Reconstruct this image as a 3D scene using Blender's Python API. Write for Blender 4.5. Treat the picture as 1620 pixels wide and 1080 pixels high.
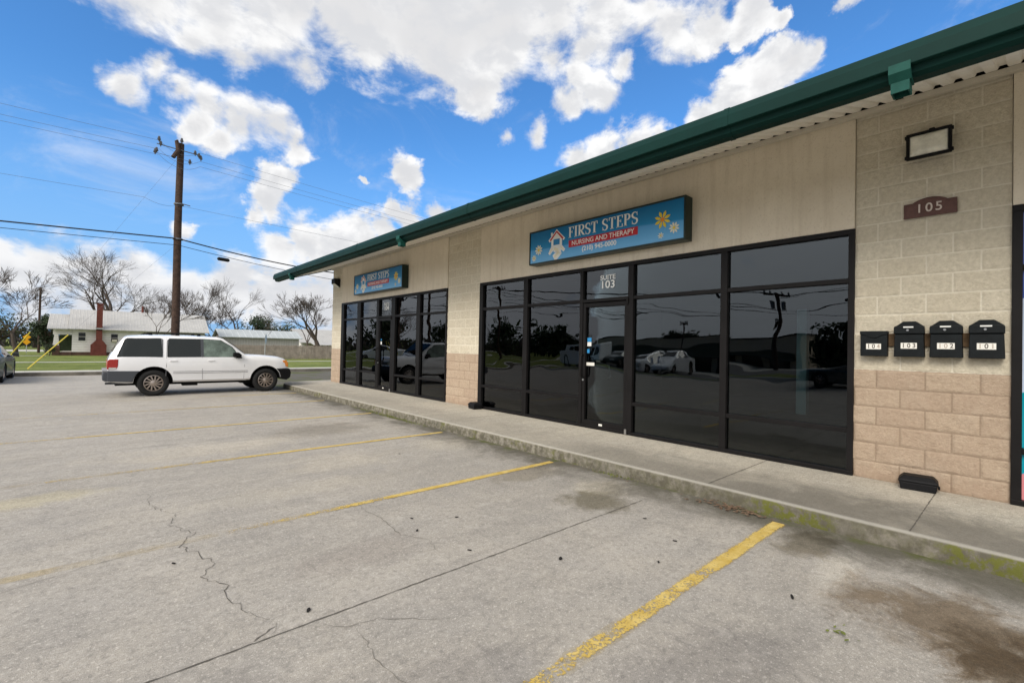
import bpy, bmesh, math, random
from mathutils import Vector, Matrix, noise as mnoise
S = bpy.context.scene
C = S.collection
R = math.radians
for o in list(bpy.data.objects): bpy.data.objects.remove(o)

# ------------------------------------------------------------------ camera
YAW, PIT, ROL = R(41.9), R(0.77), R(1.19)
F = Vector((math.sin(YAW)*math.cos(PIT), math.cos(YAW)*math.cos(PIT), math.sin(PIT)))
r0 = Vector((math.cos(YAW), -math.sin(YAW), 0)); u0 = r0.cross(F)
rr = r0*math.cos(ROL)+u0*math.sin(ROL); uu = -r0*math.sin(ROL)+u0*math.cos(ROL)
cam = bpy.data.objects.new('camera', bpy.data.cameras.new('camera')); C.objects.link(cam)
cam.matrix_world = Matrix(((rr.x, uu.x, -F.x, 0), (rr.y, uu.y, -F.y, 0), (rr.z, uu.z, -F.z, 1.5), (0, 0, 0, 1)))
cam.data.sensor_width = 36; cam.data.lens = 731.8/1620*36
cam.data.clip_start = .05; cam.data.clip_end = 3000
S.camera = cam
# ------------------------------------------------------------------ exposure
S.view_settings.view_transform = 'Standard'; S.view_settings.look = 'None'
S.view_settings.exposure = 0.46; S.view_settings.gamma = 1.0
S.cycles.max_bounces = 8; S.cycles.transparent_max_bounces = 12
# ------------------------------------------------------------------ sun
SUN_EL, SUN_AZ = R(38), R(-108)      # azimuth measured from +Y towards +X
sd = Vector((math.sin(SUN_AZ)*math.cos(SUN_EL), math.cos(SUN_AZ)*math.cos(SUN_EL), math.sin(SUN_EL)))
sl = bpy.data.lights.new('sun', 'SUN'); sl.energy = 2.15; sl.angle = R(30); sl.color = (1, .93, .83)
so = bpy.data.objects.new('sun', sl); C.objects.link(so)
so.rotation_euler = sd.to_track_quat('Z', 'Y').to_euler()
# ------------------------------------------------------------------ sky with clouds
BLOBS = [(0.040,0.862,0.505,0.057),(0.116,0.846,0.521,0.075),(0.214,0.812,0.544,0.090),(0.311,0.766,0.563,0.109),(0.415,0.694,0.588,0.115),(0.454,0.711,0.536,0.078),(0.533,0.690,0.489,0.055),(0.513,0.624,0.589,0.115),(0.582,0.552,0.597,0.092),(0.641,0.487,0.593,0.075),(0.690,0.431,0.582,0.044),(0.608,0.590,0.531,0.046),(0.653,0.530,0.541,0.042),(0.592,0.691,0.415,0.024),(0.634,0.645,0.426,0.031),(0.663,0.590,0.461,0.042),(0.690,0.543,0.479,0.038),(0.655,0.560,0.508,0.033),(0.706,0.492,0.509,0.021),(0.724,0.415,0.551,0.046),(0.758,0.364,0.542,0.037),(0.780,0.306,0.545,0.037),(0.799,0.270,0.537,0.021),(0.788,0.324,0.524,0.023),(0.096,0.876,0.473,0.040),(0.164,0.866,0.473,0.038),(0.274,0.834,0.479,0.041),(0.020,0.920,0.391,0.030),(0.053,0.907,0.417,0.028),(0.090,0.913,0.398,0.031),(0.129,0.914,0.385,0.036),(0.175,0.909,0.377,0.042),(0.222,0.899,0.378,0.044),(0.251,0.896,0.367,0.032),(0.151,0.927,0.343,0.024),(0.114,0.925,0.362,0.024),(0.238,0.926,0.293,0.031),(0.232,0.939,0.254,0.036),(0.210,0.951,0.228,0.020),(0.251,0.949,0.188,0.041),(0.302,0.930,0.210,0.050),(0.352,0.915,0.200,0.041),(0.447,0.827,0.340,0.033),(0.420,0.878,0.231,0.043),(0.471,0.843,0.260,0.048),(0.513,0.813,0.276,0.028),(0.391,0.899,0.197,0.042),(0.442,0.854,0.276,0.025),(0.116,0.976,0.186,0.016),(0.382,0.865,0.325,0.012),(0.836,0.267,0.480,0.043),(0.834,0.305,0.460,0.045),(0.826,0.349,0.443,0.033),(0.810,0.398,0.431,0.026),(0.845,0.235,0.480,0.025),(0.737,0.554,0.389,0.040),(0.763,0.507,0.401,0.037),(0.778,0.475,0.411,0.020),(0.711,0.596,0.375,0.032),(0.831,0.176,0.528,0.015),(-0.100,0.990,0.095,0.043),(-0.055,0.993,0.105,0.046),(-0.005,0.994,0.112,0.046),(0.046,0.993,0.113,0.038),(-0.067,0.996,0.052,0.049),(0.120,0.989,0.088,0.046),(0.186,0.978,0.100,0.055),(0.257,0.962,0.088,0.064),(0.322,0.943,0.080,0.061),(0.076,0.995,0.063,0.059),(-0.004,0.999,0.047,0.063),(0.341,0.931,0.131,0.024)]
W = bpy.data.worlds.new('World'); S.world = W; W.use_nodes = True
nt = W.node_tree; nt.nodes.clear()
def N(t, ty, **k):
    n = t.nodes.new(ty)
    for a, b in k.items(): setattr(n, a, b)
    return n
def link(t, a, b): t.links.new(a, b)
def mth(t, op, a, b=None, c=None, clamp=False):
    n = N(t, 'ShaderNodeMath', operation=op); n.use_clamp = clamp
    for i, v in enumerate((a, b, c)):
        if v is None: continue
        if hasattr(v, 'node'): link(t, v, n.inputs[i])
        else: n.inputs[i].default_value = v
    return n.outputs[0]
def maprange(t, v, a, b, c, d, smooth=False):
    n = N(t, 'ShaderNodeMapRange'); n.interpolation_type = 'SMOOTHSTEP' if smooth else 'LINEAR'
    link(t, v, n.inputs[0])
    for i, x in zip((1, 2, 3, 4), (a, b, c, d)):
        if hasattr(x, 'node'): link(t, x, n.inputs[i])
        else: n.inputs[i].default_value = x
    return n.outputs[0]
def mixc(t, f, a, b, mode='MIX'):
    n = N(t, 'ShaderNodeMix', data_type='RGBA', blend_type=mode)
    for s, v in ((n.inputs[0], f), (n.inputs[6], a), (n.inputs[7], b)):
        if hasattr(v, 'node'): link(t, v, s)
        elif isinstance(v, (int, float)): s.default_value = v
        else: s.default_value = (*v[:3], 1)
    return n.outputs[2]
def noise(t, vec, scale, detail=4, rough=.5, dist=0, out=0):
    n = N(t, 'ShaderNodeTexNoise'); n.inputs['Scale'].default_value = scale
    n.inputs['Detail'].default_value = detail; n.inputs['Roughness'].default_value = rough
    n.inputs['Distortion'].default_value = dist
    if vec is not None: link(t, vec, n.inputs['Vector'])
    return n.outputs[out]
tc = N(nt, 'ShaderNodeTexCoord').outputs['Generated']
nrm = N(nt, 'ShaderNodeVectorMath', operation='NORMALIZE'); link(nt, tc, nrm.inputs[0]); D0 = nrm.outputs[0]
def warp(vec, src, scale, amt, detail):
    wn = N(nt, 'ShaderNodeTexNoise'); link(nt, src, wn.inputs['Vector']); wn.inputs['Scale'].default_value = scale; wn.inputs['Detail'].default_value = detail; wn.inputs['Roughness'].default_value = .62
    w1 = N(nt, 'ShaderNodeVectorMath', operation='SUBTRACT'); link(nt, wn.outputs['Color'], w1.inputs[0]); w1.inputs[1].default_value = (.5, .5, .5)
    w2 = N(nt, 'ShaderNodeVectorMath', operation='SCALE'); link(nt, w1.outputs[0], w2.inputs[0]); w2.inputs['Scale'].default_value = amt
    w3 = N(nt, 'ShaderNodeVectorMath', operation='ADD'); link(nt, w2.outputs[0], w3.inputs[0]); link(nt, vec, w3.inputs[1]); return w3.outputs[0]
DW = warp(D0, D0, 9, .10, 9)
acc = None
for (x, y, z, r) in BLOBS:
    d = N(nt, 'ShaderNodeVectorMath', operation='DISTANCE'); link(nt, DW, d.inputs[0]); d.inputs[1].default_value = (x, y, z)
    v = mth(nt, 'MULTIPLY_ADD', d.outputs['Value'], -1/(r*1.12), 1.0)
    acc = v if acc is None else mth(nt, 'SMOOTH_MAX', acc, v, .3)
sx = N(nt, 'ShaderNodeSeparateXYZ'); link(nt, D0, sx.inputs[0])
back = maprange(nt, mth(nt, 'MULTIPLY', sx.outputs['X'], -1.0), .16, .5, -.8, .9)
back = mth(nt, 'MAXIMUM', back, maprange(nt, mth(nt, 'MULTIPLY', sx.outputs['Y'], -1.0), .16, .5, -.8, .9))
up = maprange(nt, sx.outputs['Z'], .66, .8, -.8, .5)
acc = mth(nt, 'MAXIMUM', mth(nt, 'MAXIMUM', mth(nt, 'MAXIMUM', acc, back), up), -.8)
# flattened coordinates: clouds stretch sideways as they near the horizon
pl = N(nt, 'ShaderNodeVectorMath', operation='MULTIPLY'); link(nt, D0, pl.inputs[0]); pl.inputs[1].default_value = (1, 1, 1.7)
fb = noise(nt, pl.outputs[0], 9, 13, .60, .25)
lift = N(nt, 'ShaderNodeVectorMath', operation='ADD'); link(nt, pl.outputs[0], lift.inputs[0]); lift.inputs[1].default_value = (.006, .004, .03)
fbs = noise(nt, lift.outputs[0], 9, 6, .55, .25)
dens = mth(nt, 'ADD', acc, mth(nt, 'MULTIPLY_ADD', fb, 2.3, -1.05))
edge = maprange(nt, noise(nt, D0, 5, 3, .5), .35, .65, .28, .85)
cover = maprange(nt, dens, .0, edge, 0, 1, True)
wisp = maprange(nt, noise(nt, pl.outputs[0], 3.2, 10, .66, .9), .54, .80, 0, .40, True)
cover = mth(nt, 'MAXIMUM', cover, wisp)
sky = N(nt, 'ShaderNodeTexSky', sky_type='NISHITA'); sky.sun_disc = False
sky.sun_elevation = SUN_EL; sky.sun_rotation = SUN_AZ; sky.air_density = 1.0; sky.dust_density = .35; sky.ozone_density = 1.6
skyc = mixc(nt, 1.0, sky.outputs[0], (.66, 1.27, 1.80), 'MULTIPLY')
skyc = mixc(nt, maprange(nt, sx.outputs['Z'], .0, .42, .92, 0, True), skyc, (2.3, 4.2, 7.2))
# cloud brightness: white on the side towards the light, soft grey where it is thick
thick = maprange(nt, mth(nt, 'ADD', acc, mth(nt, 'MULTIPLY_ADD', noise(nt, pl.outputs[0], 3.5, 5, .5), 2.4, -1.2)), .15, 1.1, 0, 1, True)
rel = maprange(nt, mth(nt, 'SUBTRACT', fbs, fb), -.10, .10, 0, 1, True)
cl = mixc(nt, thick, (8.7, 8.7, 8.7), (6.6, 6.6, 6.7))
cl = mixc(nt, mth(nt, 'MULTIPLY', rel, .8), cl, (6.1, 6.2, 6.45))
gb = maprange(nt, mth(nt, 'MULTIPLY', sx.outputs['X'], -1.0), .1, .5, 0, .85)
cl = mixc(nt, gb, cl, (13.2, 13.5, 14.0))
lowc = maprange(nt, sx.outputs['Z'], .0, .2, .55, 0)
cl = mixc(nt, lowc, cl, (5.9, 6.1, 6.6))
col = mixc(nt, cover, skyc, cl)
bg = N(nt, 'ShaderNodeBackground'); link(nt, col, bg.inputs[0]); bg.inputs[1].default_value = .086
ow = N(nt, 'ShaderNodeOutputWorld'); link(nt, bg.outputs[0], ow.inputs[0])
W.cycles.sampling_method = 'MANUAL'; W.cycles.sample_map_resolution = 512

# ------------------------------------------------------------------ materials
def mat(name, col, rough=.6, metal=0, spec=.35, var=0, vscale=8, bump=0, bscale=60, coat=0, detail=4, coord='Object'):
    m = bpy.data.materials.new(name); m.use_nodes = True; t = m.node_tree
    b = t.nodes['Principled BSDF']; b.inputs['Roughness'].default_value = rough; b.inputs['Metallic'].default_value = metal
    b.inputs['Specular IOR Level'].default_value = spec; b.inputs['Coat Weight'].default_value = coat
    b.inputs['Coat Roughness'].default_value = .06
    co = N(t, 'ShaderNodeTexCoord').outputs[coord]
    if var:
        n = noise(t, co, vscale, detail, .65)
        link(t, mixc(t, maprange(t, n, .3, .7, 0, 1), [c*(1-var) for c in col], [min(1, c*(1+var)) for c in col]), b.inputs['Base Color'])
    else: b.inputs['Base Color'].default_value = (*col, 1)
    if bump:
        bp = N(t, 'ShaderNodeBump'); bp.inputs['Strength'].default_value = bump; bp.inputs['Distance'].default_value = .01
        link(t, noise(t, co, bscale, 5, .6), bp.inputs['Height']); link(t, bp.outputs[0], b.inputs['Normal'])
    return m
def xyz(t, co='Object'):
    c = N(t, 'ShaderNodeTexCoord').outputs[co]
    s = N(t, 'ShaderNodeSeparateXYZ'); link(t, c, s.inputs[0]); return c, s.outputs

def concrete(name, base, kind):
    """kind: lot / walk.  World-aligned object coordinates in metres."""
    m = bpy.data.materials.new(name); m.use_nodes = True; t = m.node_tree; b = t.nodes['Principled BSDF']
    co, s = xyz(t)
    big = noise(t, co, .35, 6, .6, .4); mid = noise(t, co, 1.6, 7, .65, .5); fine = noise(t, co, 60, 3, .7); grit = noise(t, co, 210, 2, .6)
    c = mixc(t, maprange(t, big, .3, .7, 0, 1), [v*.80 for v in base], [v*1.10 for v in base])
    c = mixc(t, maprange(t, mid, .35, .72, 0, .55), c, (base[0]*1.3, base[1]*1.26, base[2]*1.18))
    c = mixc(t, maprange(t, noise(t, co, 3.2, 9, .75, .8), .50, .70, 0, .55), c, [v*.62 for v in base])
    # streaks worn along the traffic direction
    st = N(t, 'ShaderNodeMapping'); link(t, co, st.inputs[0]); st.inputs['Scale'].default_value = (.35, 2.6, 1)
    c = mixc(t, maprange(t, noise(t, st.outputs[0], 1.5, 8, .65), .48, .66, 0, .45), c, [v*.70 for v in base])
    c = mixc(t, maprange(t, grit, .54, .66, 0, .75), c, [v*.38 for v in base])
    c = mixc(t, maprange(t, fine, .55, .68, 0, .7), c, [min(1, v*1.7) for v in base])
    c = mixc(t, maprange(t, noise(t, co, 22, 6, .8), .50, .62, 0, .6), c, [v*.55 for v in base])
    c = mixc(t, maprange(t, noise(t, co, 7, 7, .75, .4), .54, .66, 0, .4), c, [min(1, v*1.35) for v in base])
    if kind == 'lot':
        # grime that collects against the kerb
        e = maprange(t, mth(t, 'ADD', s['X'], mth(t, 'MULTIPLY_ADD', noise(t, co, 1.9, 8, .7, .6), 1.9, -.95)), 3.85, 4.7, 0, 1, True)
        e2 = maprange(t, s['X'], 3.2, 4.5, 0, 1, True); e = mth(t, 'MULTIPLY', e, e2)
        c = mixc(t, mth(t, 'MULTIPLY', e, .85), c, (.075, .068, .048))
        # stains with shapes of their own
        for (px, py, rx, ry, colr, a) in ((3.62, .28, .55, .52, (.42, .33, .23), .85), (3.3, -.1, .55, .4, (.5, .42, .32), .8), (3.45, .12, .28, .2, (.6, .6, .58), .6), (3.72, 2.85, .36, .34, (.33, .31, .22), .75),
                                          (3.0, 8.3, .9, .7, (.55, .52, .46), .5), (4.25, 1.15, .4, .22, (.4, .36, .26), .7), (3.9, .9, .45, .14, (1.35, 1.35, 1.32), .6), (4.1, 3.15, .35, .3, (1.25, 1.22, 1.1), .6), (3.9, 4.0, .6, .3, (.5, .46, .36), .5), (4.0, 6.0, .5, .5, (1.2, 1.18, 1.1), .5),
                                          (1.0, 1.7, .8, .3, (.72, .72, .74), .7), (2.0, .9, .9, .4, (.70, .70, .72), .7), (2.4, 5.9, .8, .5, (1.2, 1.17, 1.1), .6), (1.6, 5.0, 1.2, .3, (1.18, 1.16, 1.1), .5), (.2, 2.0, .6, .4, (.78, .78, .8), .7), (1.5, 3.2, .5, .25, (.8, .78, .78), .6), (1.2, 7.6, 1.2, .5, (1.2, 1.17, 1.1), .6), (-.5, 6.1, .6, .25, (1.15, 1.1, .85), .6)):
            mp = N(t, 'ShaderNodeMapping', vector_type='POINT'); link(t, co, mp.inputs[0])
            mp.inputs['Location'].default_value = (-px/rx, -py/ry, 0); mp.inputs['Scale'].default_value = (1/rx, 1/ry, 0)
            ln = N(t, 'ShaderNodeVectorMath', operation='LENGTH'); link(t, mp.outputs[0], ln.inputs[0])
            v = mth(t, 'ADD', ln.outputs['Value'], mth(t, 'MULTIPLY_ADD', noise(t, co, 3.1, 8, .7, .8), 2.2, -1.1))
            c = mixc(t, mth(t, 'MULTIPLY', maprange(t, v, .45, 1.2, 1, 0, True), a), c, mixc(t, 1.0, c, colr, 'MULTIPLY'))
        # moss creeping out of the kerb joint
        g = maprange(t, mth(t, 'ADD', s['X'], mth(t, 'MULTIPLY_ADD', noise(t, co, 4.2, 6, .7), .9, -.45)), 4.52, 4.72, 0, 1, True)
        gm = mth(t, 'MULTIPLY', g, maprange(t, noise(t, co, .75, 3, .5), .5, .6, 0, .85, True))
        c = mixc(t, gm, c, (.085, .095, .022))
    else:
        e = maprange(t, mth(t, 'ADD', s['X'], mth(t, 'MULTIPLY_ADD', noise(t, co, 1.4, 8, .7, .6), 1.6, -.8)), 5.95, 5.0, 0, 1, True)
        c = mixc(t, mth(t, 'MULTIPLY', e, maprange(t, s['Y'], 5, 1.5, .35, .8)), c, (.105, .095, .078))
        c = mixc(t, mth(t, 'MULTIPLY', maprange(t, noise(t, co, 1.1, 6, .65), .5, .68, 0, 1, True), .35), c, (.40, .36, .29))
        # kerb face: dirt and moss low down
        low = maprange(t, s['Z'], .125, .145, 1, 0)
        c = mixc(t, mth(t, 'MULTIPLY', low, maprange(t, noise(t, co, 9, 6, .7), .34, .58, .1, .95)), c, (.10, .09, .065))
        patch = maprange(t, noise(t, co, .8, 4, .6), .56, .62, 0, .8, True)
        near = mth(t, 'MAXIMUM', maprange(t, mth(t, 'ABSOLUTE', mth(t, 'SUBTRACT', s['Y'], 1.42)), .20, .42, 1, .12, True), maprange(t, s['Y'], .55, .30, .12, 1, True))
        gm = mth(t, 'MULTIPLY', mth(t, 'MULTIPLY', low, maprange(t, noise(t, co, 14, 5, .7), .44, .56, 0, 1)), mth(t, 'MAXIMUM', near, patch))
        c = mixc(t, mth(t, 'MULTIPLY', gm, .9), c, (.115, .120, .018))
        rim = mth(t, 'MULTIPLY', maprange(t, s['X'], 4.72, 4.69, 0, 1), maprange(t, s['Z'], .13, .14, 0, 1))
        c = mixc(t, mth(t, 'MULTIPLY', rim, .5), c, (.42, .40, .35))
    link(t, c, b.inputs['Base Color']); b.inputs['Roughness'].default_value = .9; b.inputs['Specular IOR Level'].default_value = .25
    bp = N(t, 'ShaderNodeBump'); bp.inputs['Strength'].default_value = .55; bp.inputs['Distance'].default_value = .012
    hgt = mth(t, 'ADD', mth(t, 'MULTIPLY', grit, .6), mth(t, 'MULTIPLY', noise(t, co, 25, 5, .6), .8))
    link(t, hgt, bp.inputs['Height']); link(t, bp.outputs[0], b.inputs['Normal'])
    return m

def paint_line(name, wear, xsolid, xgone):
    """yellow paint worn through to the concrete; denser near the kerb"""
    m = bpy.data.materials.new(name); m.use_nodes = True; t = m.node_tree; b = t.nodes['Principled BSDF']
    co, s = xyz(t)
    n = mth(t, 'ADD', mth(t, 'MULTIPLY', noise(t, co, 55, 4, .7), .55), mth(t, 'MULTIPLY', noise(t, co, 4, 6, .7), .45))
    # thinner towards the edges of the stripe (generated y 0..1)
    g = N(t, 'ShaderNodeTexCoord').outputs['Generated']; gs = N(t, 'ShaderNodeSeparateXYZ'); link(t, g, gs.inputs[0])
    edge = mth(t, 'ABSOLUTE', mth(t, 'SUBTRACT', gs.outputs['Y'], .5))
    th = maprange(t, s['X'], xgone, xsolid, .61, wear)
    th = mth(t, 'ADD', th, maprange(t, edge, .3, .5, 0, .2))
    a = maprange(t, mth(t, 'SUBTRACT', n, th), -.02, .05, 0, 1)
    a = mth(t, 'MAXIMUM', a, maprange(t, noise(t, co, 1.6, 7, .7), .42, .66, .0, .24))
    link(t, mixc(t, maprange(t, noise(t, co, 9, 5, .6), .35, .65, 0, 1), (.46, .31, .06), (.60, .45, .15)), b.inputs['Base Color'])
    b.inputs['Roughness'].default_value = .8
    tr = N(t, 'ShaderNodeBsdfTransparent'); mx = N(t, 'ShaderNodeMixShader')
    link(t, a, mx.inputs[0]); link(t, tr.outputs[0], mx.inputs[1]); link(t, b.outputs[0], mx.inputs[2])
    link(t, mx.outputs[0], t.nodes['Material Output'].inputs[0]); return m

def block_wall():
    m = bpy.data.materials.new('split_face_block'); m.use_nodes = True; t = m.node_tree; b = t.nodes['Principled BSDF']
    co, s = xyz(t)
    cb = N(t, 'ShaderNodeCombineXYZ'); link(t, mth(t, 'ADD', s['Y'], 40.1), cb.inputs[0]); link(t, mth(t, 'ADD', s['Z'], 4.66), cb.inputs[1])
    br = N(t, 'ShaderNodeTexBrick'); link(t, cb.outputs[0], br.inputs['Vector'])
    br.inputs['Scale'].default_value = 1; br.inputs['Brick Width'].default_value = .4; br.inputs['Row Height'].default_value = .2
    br.inputs['Mortar Size'].default_value = .008; br.inputs['Mortar Smooth'].default_value = .3; br.inputs['Bias'].default_value = 0
    br.inputs['Color1'].default_value = (0, 0, 0, 1); br.inputs['Color2'].default_value = (1, 1, 1, 1); br.inputs['Mortar'].default_value = (.5, .5, .5, 1)
    tone = N(t, 'ShaderNodeSeparateColor'); link(t, br.outputs['Color'], tone.inputs[0])
    k = noise(t, co, 26, 6, .7); kk = noise(t, co, 5, 4, .6)
    cream = mixc(t, maprange(t, k, .3, .7, 0, 1), (.56, .50, .38), (.78, .71, .57))
    cream = mixc(t, mth(t, 'MULTIPLY', tone.outputs[0], .3), cream, (.56, .48, .35))
    brown = mixc(t, maprange(t, k, .3, .7, 0, 1), (.41, .31, .225), (.53, .42, .31))
    brown = mixc(t, mth(t, 'MULTIPLY', tone.outputs[0], .3), brown, (.37, .26, .19))
    brown = mixc(t, maprange(t, kk, .5, .7, 0, .3), brown, (.53, .43, .33))
    line = mth(t, 'ADD', s['Z'], mth(t, 'MULTIPLY_ADD', noise(t, co, 30, 2, .5), .012, -.006))
    isup = maprange(t, line, 1.339, 1.341, 0, 1)
    c = mixc(t, isup, brown, cream)
    mort = mixc(t, isup, (.33, .25, .18), (.80, .74, .61))
    c = mixc(t, mth(t, 'MULTIPLY', br.outputs['Fac'], .85), c, mort)
    dirt = mth(t, 'MULTIPLY', maprange(t, mth(t, 'ADD', s['Z'], mth(t, 'MULTIPLY', noise(t, co, 7, 5, .7), .35)), .32, .5, 1, 0, True), .35)
    c = mixc(t, dirt, c, (.30, .2, .14))
    link(t, c, b.inputs['Base Color']); b.inputs['Roughness'].default_value = .92; b.inputs['Specular IOR Level'].default_value = .2
    bp = N(t, 'ShaderNodeBump'); bp.inputs['Strength'].default_value = 1; bp.inputs['Distance'].default_value = .02
    h = noise(t, co, 55, 6, .75, .4)
    link(t, h, bp.inputs['Height']); link(t, bp.outputs[0], b.inputs['Normal'])
    return m

def glass_pane(name, tint, seed=0.0, wav=.012):
    m = bpy.data.materials.new(name); m.use_nodes = True; t = m.node_tree; t.nodes.remove(t.nodes['Principled BSDF'])
    co = N(t, 'ShaderNodeTexCoord').outputs['Object']
    mp = N(t, 'ShaderNodeMapping'); link(t, co, mp.inputs[0]); mp.inputs['Scale'].default_value = (1, .7, 1.6); mp.inputs['Location'].default_value = (seed, seed*2, 0)
    bp = N(t, 'ShaderNodeBump'); bp.inputs['Strength'].default_value = 1; bp.inputs['Distance'].default_value = wav
    link(t, noise(t, mp.outputs[0], 1.3, 1.5, .4), bp.inputs['Height'])
    gl = N(t, 'ShaderNodeBsdfGlossy'); gl.inputs['Roughness'].default_value = .0; gl.inputs['Color'].default_value = (.82, .86, .9, 1)
    link(t, bp.outputs[0], gl.inputs['Normal'])
    tr = N(t, 'ShaderNodeBsdfTransparent'); tr.inputs[0].default_value = (*tint, 1)
    fr = N(t, 'ShaderNodeFresnel'); fr.inputs[0].default_value = 1.62
    mx = N(t, 'ShaderNodeMixShader'); link(t, fr.outputs[0], mx.inputs[0]); link(t, tr.outputs[0], mx.inputs[1]); link(t, gl.outputs[0], mx.inputs[2])
    link(t, mx.outputs[0], t.nodes['Material Output'].inputs[0]); return m

def stripes(name, c1, c2, axis, period, rough=.5, metal=0, bump=.5, var=.1):
    m = bpy.data.materials.new(name); m.use_nodes = True; t = m.node_tree; b = t.nodes['Principled BSDF']
    co, s = xyz(t)
    w = mth(t, 'PINGPONG', s[axis], period/2); w = mth(t, 'DIVIDE', w, period/2)
    f = maprange(t, w, .8, .95, 0, 1, True)
    c = mixc(t, f, c1, c2); c = mixc(t, maprange(t, noise(t, co, 1.3, 6, .7, .5), .4, .7, 0, var*3), c, [v*.6 for v in c1])
    link(t, c, b.inputs['Base Color']); b.inputs['Roughness'].default_value = rough; b.inputs['Metallic'].default_value = metal
    bp = N(t, 'ShaderNodeBump'); bp.inputs['Strength'].default_value = bump; bp.inputs['Distance'].default_value = .03
    link(t, f, bp.inputs['Height']); link(t, bp.outputs[0], b.inputs['Normal']); return m

def grass_mat(name):
    m = bpy.data.materials.new(name); m.use_nodes = True; t = m.node_tree; b = t.nodes['Principled BSDF']
    co = N(t, 'ShaderNodeTexCoord').outputs['Object']
    c = mixc(t, maprange(t, noise(t, co, .45, 7, .7, .5), .38, .62, 0, 1), (.13, .17, .04), (.26, .29, .085))
    c = mixc(t, maprange(t, noise(t, co, 1.9, 7, .75), .52, .68, 0, .8), c, (.30, .28, .13))
    c = mixc(t, maprange(t, noise(t, co, 14, 4, .7), .3, .7, .0, .5), c, (.07, .10, .02))
    link(t, c, b.inputs['Base Color']); b.inputs['Roughness'].default_value = .95; b.inputs['Specular IOR Level'].default_value = .1
    bp = N(t, 'ShaderNodeBump'); bp.inputs['Strength'].default_value = 1; bp.inputs['Distance'].default_value = .05
    link(t, noise(t, co, 30, 4, .7), bp.inputs['Height']); link(t, bp.outputs[0], b.inputs['Normal']); return m

def sign_face():
    """deep blue top fading to light blue at the bottom, as printed on the plastic face"""
    m = bpy.data.materials.new('sign_face_print'); m.use_nodes = True; t = m.node_tree; b = t.nodes['Principled BSDF']
    co, s = xyz(t)
    v = mth(t, 'ADD', s['Y'], mth(t, 'ADD', mth(t, 'MULTIPLY', mth(t, 'SINE', mth(t, 'MULTIPLY', s['X'], 2.1)), .03), mth(t, 'MULTIPLY', noise(t, co, 2.5, 2), .04)))
    hill = maprange(t, v, .29, .33, 0, 1, True)
    up = mixc(t, maprange(t, s['Y'], .3, .6, 0, 1), (.025, .25, .52), (.008, .15, .36))
    dn = mixc(t, maprange(t, s['Y'], .0, .3, 0, 1), (.16, .47, .80), (.10, .36, .70))
    link(t, mixc(t, hill, dn, up), b.inputs['Base Color']); b.inputs['Roughness'].default_value = .25
    b.inputs['Specular IOR Level'].default_value = .25; return m

M = {}
M['lot'] = concrete('weathered_lot_concrete', (.375, .347, .308), 'lot')
M['walk'] = concrete('sidewalk_concrete', (.45, .412, .345), 'walk')
M['walk_far'] = mat('far_path_concrete', (.47, .45, .40), .9, var=.15, vscale=1.2, bump=.3)
M['road'] = mat('asphalt_road', (.11, .11, .112), .9, var=.2, vscale=.8, bump=.4, bscale=90)
M['grass'] = grass_mat('winter_grass')
M['block'] = block_wall()
def stucco():
    m = mat('stucco', (.64, .55, .42), .92, bump=.8, bscale=150, spec=.2); t = m.node_tree; b = t.nodes['Principled BSDF']; co, s = xyz(t)
    c = mixc(t, maprange(t, noise(t, co, 1.5, 7, .65), .3, .7, 0, 1), (.68, .60, .475), (.78, .70, .565))
    mp = N(t, 'ShaderNodeMapping'); link(t, co, mp.inputs[0]); mp.inputs['Scale'].default_value = (1, 5, .35)
    c = mixc(t, maprange(t, noise(t, mp.outputs[0], 1.6, 6, .7), .50, .70, 0, .4), c, (.52, .44, .33))
    c = mixc(t, maprange(t, noise(t, co, 45, 3, .7), .56, .68, 0, .55), c, (.54, .46, .35))
    link(t, c, b.inputs['Base Color']); return m
M['stucco'] = stucco()
M['green'] = mat('green_painted_metal', (.0022, .024, .0195), .55, spec=.12, var=.12, vscale=2.2, coat=0, bump=.08, bscale=4)
M['green_pale'] = mat('faded_green_metal', (.010, .066, .052), .6, spec=.15, var=.15, vscale=9)
M['soffit'] = mat('off_white_soffit_metal', (.86, .83, .76), .55, var=.06, vscale=5)
M['trim'] = mat('trim_beige', (.52, .48, .40), .55, var=.05)
M['dark'] = mat('gap_shade_black', (.006, .006, .006), 1)  # near-black paint for the shade in the soffit rib gaps
M['bronze'] = mat('dark_bronze_aluminium', (.009, .008, .008), .5, metal=.0, spec=.15, var=.2, vscale=4)
M['steel'] = mat('brushed_steel', (.5, .5, .5), .3, metal=1)
M['black'] = mat('black_plastic', (.006, .006, .007), .55, spec=.18, var=.2, vscale=20)
M['mailbox'] = mat('black_mailbox_enamel', (.005, .007, .008), .5, spec=.18, var=.35, vscale=18, bump=.15, bscale=300)
M['white'] = mat('white_vinyl', (.75, .75, .72), .5)
M['offwhite'] = mat('worn_white_label', (.72, .70, .64), .6, var=.12, vscale=60)
M['ink'] = mat('ink_grey', (.09, .08, .07), .7)
M['ink_faded'] = mat('faded_grey_ink', (.42, .36, .30), .7)
M['wood'] = mat('weathered_board', (.10, .062, .032), .85, var=.35, vscale=14, bump=.5, bscale=40)
M['plaque'] = mat('cast_bronze_plaque', (.105, .052, .042), .5, metal=.35, var=.2, vscale=30)
M['brass'] = mat('cast_numerals', (.50, .42, .36), .45, metal=.4)
M['lens'] = mat('prismatic_lens', (.78, .77, .68), .25, var=.2, vscale=9, coat=.6, bump=.4, bscale=120)
M['red'] = mat('sign_red', (.50, .018, .03), .35)
M['yellow'] = mat('sign_yellow', (.80, .60, .05), .4)
M['orange'] = mat('sign_orange', (.80, .26, .03), .4)
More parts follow.
